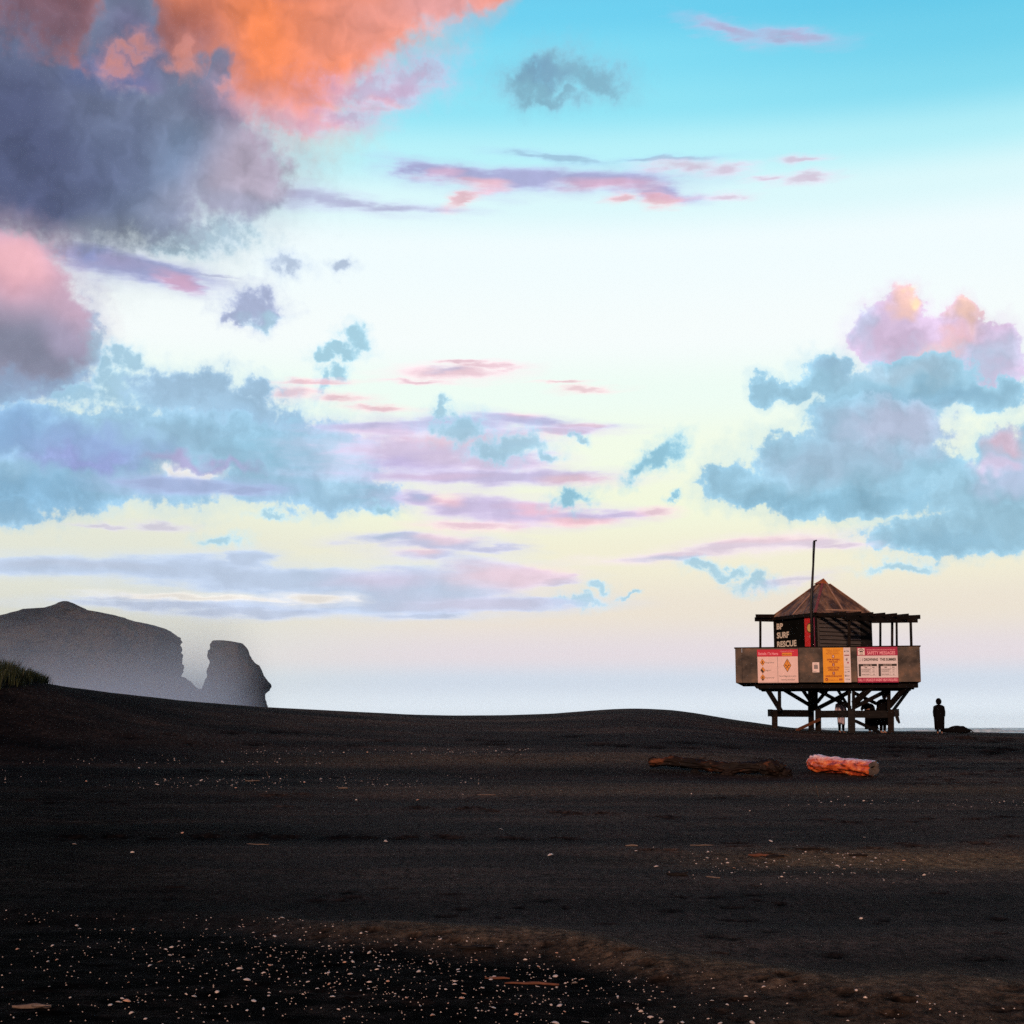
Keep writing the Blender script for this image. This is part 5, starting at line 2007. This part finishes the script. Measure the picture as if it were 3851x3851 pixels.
# ------------------------------------------------------------------ driftwood logs
def log_mesh(pts, rads, n=40, seed=0, bark=.02, per=14, hollow=True, squash=1.0, knots=()):
    """bumpy log; returns bark bmesh and end data"""
    P_, R_ = [], []
    for i in range(len(pts) - 1):
        for k in range(per):
            t = k / per
            P_.append(Vector(pts[i]).lerp(Vector(pts[i + 1]), t))
            R_.append(rads[i] * (1 - t) + rads[i + 1] * t)
    P_.append(Vector(pts[-1]))
    R_.append(rads[-1])
    # smooth
    for _ in range(3):
        P_ = [P_[0]] + [(P_[i - 1] + P_[i] * 2 + P_[i + 1]) / 4 for i in range(1, len(P_) - 1)] + [P_[-1]]
    bm_ = bmesh.new()
    rings = []
    for i, p in enumerate(P_):
        d = (P_[min(i + 1, len(P_) - 1)] - P_[max(i - 1, 0)]).normalized()
        s_ = d.cross(Vector((0, 0, 1))).normalized()
        t_ = s_.cross(d)
        ring = []
        for k in range(n):
            a = 6.28318 * k / n
            q = s_ * math.cos(a) + t_ * math.sin(a) * squash
            nn = Vector((math.cos(a) * 2.2, math.sin(a) * 2.2, i * 0.10 + seed))
            dd = fbm(nn, 4) * bark * 1.6 + bark * 1.1 * fbm(Vector((math.cos(a) * 7, math.sin(a) * 7, i * .22 + seed)), 4)
            dd -= bark * .8 * max(0, math.sin(a * 9 + 2 * math.sin(i * .3 + seed)))
            ring.append(bm_.verts.new(p + q * (R_[i] + dd)))
        rings.append(ring)
    for a, b in zip(rings[:-1], rings[1:]):
        for k in range(n):
            bm_.faces.new((a[k], a[(k + 1) % n], b[(k + 1) % n], b[k]))
    return bm_, rings, P_, R_


def end_cap(ringpts, center, axis, mat, parent, hole=0.45, depth=.35, name='cut_end'):
    """grey cut end with a rotted hollow"""
    bm_ = bmesh.new()
    n = len(ringpts)
    r0 = [bm_.verts.new(p + axis * .004) for p in ringpts]
    r1, r2 = [], []
    for k, p in enumerate(ringpts):
        hh = hole * (1 + .25 * math.sin(k / n * 6.28 * 3 + 1) + .12 * math.sin(k / n * 6.28 * 7))
        v = center + (p - center) * hh + axis * .006
        r1.append(bm_.verts.new(v))
        r2.append(bm_.verts.new(center + (p - center) * hh * .85 - axis * depth))
    for k in range(n):
        bm_.faces.new((r0[k], r0[(k + 1) % n], r1[(k + 1) % n], r1[k]))
        bm_.faces.new((r1[k], r1[(k + 1) % n], r2[(k + 1) % n], r2[k]))
    bm_.faces.new(r2)
    return from_bm(name, bm_, mat, parent, False)


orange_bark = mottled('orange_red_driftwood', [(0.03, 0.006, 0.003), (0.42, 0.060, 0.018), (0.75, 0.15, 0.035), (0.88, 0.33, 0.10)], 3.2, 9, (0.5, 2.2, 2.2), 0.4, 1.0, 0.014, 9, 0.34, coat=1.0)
dark_bark = mottled('dark_driftwood', [(0.001, 0.001, 0.001), (0.0025, 0.002, 0.002), (0.010, 0.005, 0.003), (0.24, 0.085, 0.035)], 1.7, 8, (0.6, 1.8, 1.8), 0.7, 0.25, 0.012, 14, 0.42)
cut_wood = mottled('grey_cut_wood', [(0.03, 0.026, 0.024), (0.10, 0.085, 0.075), (0.18, 0.155, 0.14)], 7, 6, rough=0.85)


# sky sheen along the top of the orange log, painted in as pale streaks
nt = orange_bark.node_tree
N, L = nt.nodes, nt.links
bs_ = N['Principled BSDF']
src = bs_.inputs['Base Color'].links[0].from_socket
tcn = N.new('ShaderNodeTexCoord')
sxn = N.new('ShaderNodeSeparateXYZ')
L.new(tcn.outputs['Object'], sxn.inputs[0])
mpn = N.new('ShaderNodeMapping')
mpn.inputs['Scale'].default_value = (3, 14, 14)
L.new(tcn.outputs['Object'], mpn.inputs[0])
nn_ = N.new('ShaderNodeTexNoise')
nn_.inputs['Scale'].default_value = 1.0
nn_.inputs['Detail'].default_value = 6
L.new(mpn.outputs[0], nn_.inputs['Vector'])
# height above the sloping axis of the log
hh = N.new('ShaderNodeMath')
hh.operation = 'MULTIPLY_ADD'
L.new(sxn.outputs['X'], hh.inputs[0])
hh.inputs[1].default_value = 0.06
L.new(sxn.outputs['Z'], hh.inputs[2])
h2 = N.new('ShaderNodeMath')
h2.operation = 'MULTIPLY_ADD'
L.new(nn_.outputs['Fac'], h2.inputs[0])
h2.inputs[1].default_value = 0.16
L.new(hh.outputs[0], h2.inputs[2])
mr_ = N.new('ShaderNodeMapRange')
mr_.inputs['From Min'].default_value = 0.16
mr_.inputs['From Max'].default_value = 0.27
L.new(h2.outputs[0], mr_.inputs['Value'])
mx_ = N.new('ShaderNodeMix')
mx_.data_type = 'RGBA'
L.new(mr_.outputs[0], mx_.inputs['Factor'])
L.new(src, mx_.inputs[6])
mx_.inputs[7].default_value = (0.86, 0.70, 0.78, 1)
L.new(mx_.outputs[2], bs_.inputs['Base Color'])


def log_at(px, py, r_):
    x, y = ground_hit(px, py)
    return Vector((x, y, ground_z(x, y) + r_))


# red-orange log: axis from the left end to the right end, nearer end right
rA, rB = .215, .225
pA = log_at(3052, 2898, rA * .80)
pB = log_at(3286, 2922, rB * .84)
lg = thing('driftwood_log', 'thick orange-red driftwood log with a hollow grey cut end facing right', 'log', pA, 0)
dv = pB - pA
bm, rings, P_, R_ = log_mesh([Vector((0, 0, 0)), dv * .12, dv * .5, dv], [rA * .80, rA * 1.02, rA * .90, rB * .84], seed=3.3, bark=.030, squash=.92)
ringpts = [v.co.copy() for v in rings[-1]]
ring0 = [v.co.copy() for v in rings[0]]
ax_ = dv.normalized()
bmesh.ops.contextual_create(bm, geom=[e_ for e_ in bm.edges if len(e_.link_faces) == 1 and e_.verts[0] in rings[0] and e_.verts[1] in rings[0]])
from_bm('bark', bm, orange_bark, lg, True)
end_cap(ringpts, dv, ax_, cut_wood, lg, .42, .3)
for (t, a, s_) in ((.03, 2.6, .06), (.0, 3.5, .07), (.05, 4.1, .05)):
    q = dv * t + Vector((-.06, -.14 + .02 * a, .05 * math.sin(a * 2)))
    bm = bmesh.new()
    bmesh.ops.create_icosphere(bm, subdivisions=3, radius=1)
    for v in bm.verts:
        k = 1 + .3 * fbm(v.co * 2.5 + Vector((a, 0, 0)), 3)
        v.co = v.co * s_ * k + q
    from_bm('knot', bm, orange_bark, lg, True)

# long dark log
g0, g1 = log_at(2442, 2892, .07), log_at(2935, 2918, .12)
g0.z = g0.z + .09
lg2 = thing('driftwood_log', 'long dark twisted driftwood trunk lying left of the orange log', 'log', g0, 0)
dv = g1 - g0
bm, rings, P_, R_ = log_mesh([Vector((0, 0, 0)), dv * .2 + Vector((0, 0, .06)), dv * .45 + Vector((0, -.1, .01)), dv * .62 + Vector((0, -.12, -.02)), dv * .82 + Vector((0, -.05, .05)), dv * .93 + Vector((0, 0, .06)), dv],
                             [.085, .115, .10, .125, .12, .19, .15], seed=8.1, bark=.03)
bmesh.ops.holes_fill(bm, edges=[e_ for e_ in bm.edges if len(e_.link_faces) == 1])
from_bm('trunk', bm, dark_bark, lg2, True)
for k, (t, off, r_) in enumerate(((.97, Vector((.05, -.1, .08)), .10), (1.0, Vector((.08, .02, -.05)), .12), (.60, Vector((0, -.18, -.14)), .10), (.35, Vector((0, -.1, -.16)), .07))):
    bm = bmesh.new()
    bmesh.ops.create_icosphere(bm, subdivisions=4, radius=1)
    for v in bm.verts:
        kk_ = 1 + .4 * fbm(v.co * 2.0 + Vector((k * 3, 0, 0)), 4)
        v.co = Vector((v.co.x * 1.5, v.co.y, v.co.z)) * r_ * kk_ + dv * t + off
    from_bm('root_knot', bm, dark_bark, lg2, True)

# ------------------------------------------------------------------ small driftwood sticks
stick_pale = mottled('bleached_stick', [(0.09, 0.07, 0.055), (0.22, 0.18, 0.15)], 20, 4, rough=0.8)
stick_dark = mottled('black_stick', [(0.004, 0.004, 0.004), (0.012, 0.01, 0.009)], 20, 4, rough=0.8)
stick_red = mottled('reddish_stick', [(0.07, 0.03, 0.018), (0.18, 0.08, 0.05)], 20, 4, rough=0.8)


def stick(px, py, length, rad, ang, mat, label, name='stick', rise=0.0, curve=0.1, fork=False, cat='stick'):
    rad *= .72
    x, y = ground_hit(px, py)
    z = ground_z(x, y)
    bm_ = bmesh.new()
    pts_ = []
    for k in range(9):
        t = k / 8 - .5
        pts_.append((math.cos(ang) * length * t, math.sin(ang) * length * t + curve * length * (0.25 - t * t), rad * .7 + rise * (t + .5)))
    tube(bm_, pts_, [rad * (0.5 + math.sin(math.pi * (k + .8) / 9.6) * .6) for k in range(9)], 8)
    for v in bm_.verts:
        v.co += Vector((fbm(v.co * 14, 2), fbm(v.co * 14 + Vector((5, 0, 0)), 2), fbm(v.co * 14 + Vector((0, 5, 0)), 2))) * rad * .7
    o_ = from_bm(name, bm_, mat, None, True)
    o_.location = (x, y, z)
    if fork:
        bm_ = bmesh.new()
        tube(bm_, [(0, 0, rad), (length * .22, -.03, rad * 1.4), (length * .42, -.05, rad * 1.8)], [rad * .5, rad * .4, rad * .25], 7)
        from_bm('twig', bm_, mat, o_, True)
    return tag(o_, label, cat)


stick(970, 3175, .34, .008, -.4, stick_pale, 'pale curved stick on bare black sand left of centre', curve=-.5)
stick(2375, 3182, .16, .016, -.3, stick_pale, 'pale curled stick above two white shells in the middle of the sand', curve=.4)
stick(3075, 3003, .30, .010, -1.9, stick_pale, 'thin pale twig standing slanted below the orange log', name='twig', rise=.22, curve=0.0, cat='twig')
stick(2852, 3222, .24, .022, .05, stick_red, 'reddish stick beside a black stick in the right shell band')
stick(2915, 3224, .22, .03, -.15, stick_dark, 'black forked stick beside the reddish stick', fork=True)
stick(3228, 3219, .22, .022, -.2, stick_dark, 'black stick lying on the golden brown sand')
stick(2548, 3293, .24, .028, -.5, stick_dark, 'black forked stick on bare sand below the right shell band', fork=True)
stick(2680, 3300, .20, .010, -.9, stick_pale, 'thin pale twig on bare sand right of the forked black stick', name='twig', cat='twig')
stick(1790, 3566, .26, .018, .1, stick_dark, 'black stick with a bluish sheen lying on the brown sand edge in the foreground', fork=True)
stick(2000, 3700, .34, .012, -.15, stick_red, 'thin reddish stick among the foreground shells')
stick(1870, 3682, .16, .010, -.05, stick_red, 'short reddish twig left of the thin reddish foreground stick', name='twig', cat='twig')
stick(120, 3790, .22, .018, .1, stick_pale, 'dull pale forked stick at the bottom left corner', fork=True)
stick(950, 2938, .30, .016, .05, stick_pale, 'pale bent stick in the left shell band', fork=True)
stick(1008, 2932, .20, .010, -1.7, stick_pale, 'short pale twig standing upright in the left shell band', name='twig', rise=.16, curve=0, cat='twig')
stick(1290, 2965, .22, .018, -.4, stick_pale, 'whitish stick at the right end of the left shell band')
stick(704, 2862, .20, .010, -1.7, stick_dark, 'short black twig standing upright on the far sand', name='twig', rise=.24, curve=0, cat='twig')
stick(1940, 2858, .55, .014, .5, stick_dark, 'dark twig sticking up at the end of the far shell line', name='twig', rise=.3, curve=0, cat='twig')
stick(3010, 3192, .5, .012, .1, stick_dark, 'thin dark stick lying above the right shell band')
stick(2640, 3180, .3, .010, .0, stick_pale, 'small grey stick lying between the footprints right of centre')
stick(1830, 2990, .34, .010, 0, stick_pale, 'thin pale stick on the sand near the middle of the photo')

# ------------------------------------------------------------------ shells
shell_m = mottled('sun_bleached_shell', [(0.34, 0.30, 0.27), (0.72, 0.66, 0.62)], 30, 3, rough=0.35, spec=0.5)
shell_p = mottled('pinkish_shell', [(0.40, 0.22, 0.14), (0.60, 0.38, 0.26)], 30, 3, rough=0.4, spec=0.5)


def shell_mesh(name, kind, mat):
    bm_ = bmesh.new()
    n, m_ = 14, 5
    rings = []
    for i in range(m_ + 1):
        t = i / m_
        ring = []
        for k in range(n):
            a = 6.28318 * k / n
            rib = 1 + .05 * math.cos(a * 7)
            rr_ = t * rib
            x_, y_ = math.cos(a) * rr_, math.sin(a) * rr_ * (.78 if kind == 0 else .5)
            z_ = .55 * (1 - t * t)
            ring.append((x_, y_, z_))
        rings.append(ring)
    top = bm_.verts.new((0, 0, .56))
    vr = []
    for i in range(1, m_ + 1):
        vr.append([bm_.verts.new(p) for p in rings[i]])
    for k in range(n):
        bm_.faces.new((top, vr[0][k], vr[0][(k + 1) % n]))
    for a, b in zip(vr[:-1], vr[1:]):
        for k in range(n):
            bm_.faces.new((a[k], b[k], b[(k + 1) % n], a[(k + 1) % n]))
    low = [bm_.verts.new((v.co.x * .9, v.co.y * .9, -.03)) for v in vr[-1]]
    for k in range(n):
        bm_.faces.new((vr[-1][k], low[k], low[(k + 1) % n], vr[-1][(k + 1) % n]))
    bm_.faces.new(low[::-1])
    me = bpy.data.meshes.new(name)
    bmesh.ops.recalc_face_normals(bm_, faces=bm_.faces)
    bm_.to_mesh(me)
    bm_.free()
    me.materials.append(mat)
    for p in me.polygons:
        p.use_smooth = True
    return me


SM = [shell_mesh('shell', 0, shell_m), shell_mesh('shell', 1, shell_m), shell_mesh('shell', 0, shell_p)]


def scatter(poly_fn, n):
    out = []
    for _ in range(n):
        out.append(poly_fn())
    return out


def fg():
    while True:
        x, y = rng.uniform(0, 3851), rng.uniform(3400, 3851)
        lim = np.interp(x, [a for a, b in damp_px], [b for a, b in damp_px])
        if y < lim - 20:
            continue
        cl = 0.25 + 0.75 * math.exp(-(((x - 1500) / 900) ** 2 + ((y - lim - 130) / 130) ** 2))
        if x > 2500:
            cl *= .45
        if rng.uniform() < cl:
            return x, y


bands = [
    ('foreground', scatter(fg, 330), (.007, .016), 'small bleached shell scattered in the foreground of the black sand', 'shells in the foreground'),
    ('right', [(float(np.clip(rng.normal(3060, 290), 2360, 3851)), float(np.clip(rng.normal(3250, 32), 3160, 3320))) for _ in range(74)], (.007, .019), 'small bleached shell in the shell band at middle right', 'shells in the middle right band'),
    ('right2', [(rng.uniform(2980, 3851), rng.normal(3016, 9)) for _ in range(24)], (.010, .026), 'small white shell in the thin shell line right of the orange log', 'shells in the right thin line'),
    ('left', [(float(np.clip(rng.normal(1000, 480), 20, 1800)), float(np.clip(rng.normal(2938, 16), 2895, 2990))) for _ in range(120)], (.009, .023), 'small bleached shell in the long shell band at middle left', 'shells in the middle left band'),
    ('far', [(rng.uniform(900, 2000), rng.normal(2826 + .0, 6)) for _ in range(60)] + [(rng.uniform(0, 1250), rng.normal(2866, 7)) for _ in range(36)], (.012, .027), 'tiny white shell in the far shell lines below the dune', 'shells in the far lines'),
    ('loose', [(498, 3206), (685, 3132), (1452, 3166), (1450, 3164), (3238, 3455), (2392, 3202), (2468, 3260), (2820, 3050), (1570, 3009), (1740, 2988), (2110, 2973), (2600, 2986), (1885, 3120), (2070, 3217), (2900, 3165), (3250, 3150), (280, 3175), (1340, 3008)],
     (.020, .034), 'single pale shell lying alone on bare black sand', 'lone shells on bare sand')]
cand = []
for bi, (nm, pts_, (r0_, r1_), lab, grp) in enumerate(bands):
    for (a, b) in pts_:
        x, y = ground_hit(a, b)
        r_ = r0_ + (r1_ * 1.25 - r0_) * rng.uniform() ** 2.6
        cand.append((r_ / y, x, y, r_, bi))
cand.sort(reverse=True)
extra_v, extra_f = [], []
xs_a = np.array([c[1] for c in cand])
ys_a = np.array([c[2] for c in cand])
zs_a = EYE - base_E(xs_a / ys_a, ys_a) - dent_E(xs_a, ys_a)[0]
nind = 0
for i, (_, x, y, r_, bi) in enumerate(cand):
    z = float(zs_a[i])
    kind = int(rng.choice([0, 0, 0, 1, 2]))
    me = SM[kind]
    rot = (rng.uniform(-.5, .5), rng.uniform(-.4, .4), rng.uniform(0, 6.28))
    if nind < 296:
        o_ = bpy.data.objects.new('shell', me)
        o_.location = (x, y, z + r_ * .12)
        o_.scale = (r_ * rng.uniform(.7, 1.5), r_ * rng.uniform(.6, 1.2), r_ * rng.uniform(.5, 1.2))
        o_.rotation_euler = rot
        COL.objects.link(o_)
        tag(o_, bands[bi][3], 'shell', bands[bi][4])
        nind += 1
    else:
        M_ = Matrix.Translation((x, y, z + r_ * .12)) @ Matrix.Rotation(rot[2], 4, 'Z') @ Matrix.Rotation(rot[0], 4, 'X') @ Matrix.Scale(r_, 4)
        off = len(extra_v)
        extra_v += [tuple(M_ @ v.co) for v in me.vertices]
        extra_f += [tuple(off + q for q in p.vertices) for p in me.polygons]
# the crowd of crumbs too small to count
for bi, (nm, pts_, (r0_, r1_), lab, grp) in enumerate(bands[:5]):
    cc = pts_ if nm != 'foreground' else scatter(fg, 900)
    for (a, b) in cc:
        if nm != 'foreground' and rng.uniform() < .3:
            continue
        x, y = ground_hit(a + rng.normal() * 60, b + rng.normal() * (8 if nm != 'foreground' else 5))
        z = EYE - float(base_E(np.array([x / y]), np.array([y]))[0])
        r_ = rng.uniform(.003, .0075) * (1 if nm == 'foreground' else 1.6)
        off = len(extra_v)
        extra_v += [(x + r_, y, z), (x - r_ * .5, y + r_ * .8, z), (x - r_ * .5, y - r_ * .8, z), (x, y, z + r_ * .9)]
        extra_f += [(off, off + 1, off + 3), (off + 1, off + 2, off + 3), (off + 2, off, off + 3), (off, off + 2, off + 1)]
me = bpy.data.meshes.new('shell_grit')
me.from_pydata(extra_v, [], extra_f)
o_ = link('shell_grit', me, shell_m)
o_['kind'] = 'stuff'
o_['label'] = 'countless crumbs of bleached shell sprinkled over the black sand'
print('SCENE BUILT', len(bpy.data.objects))
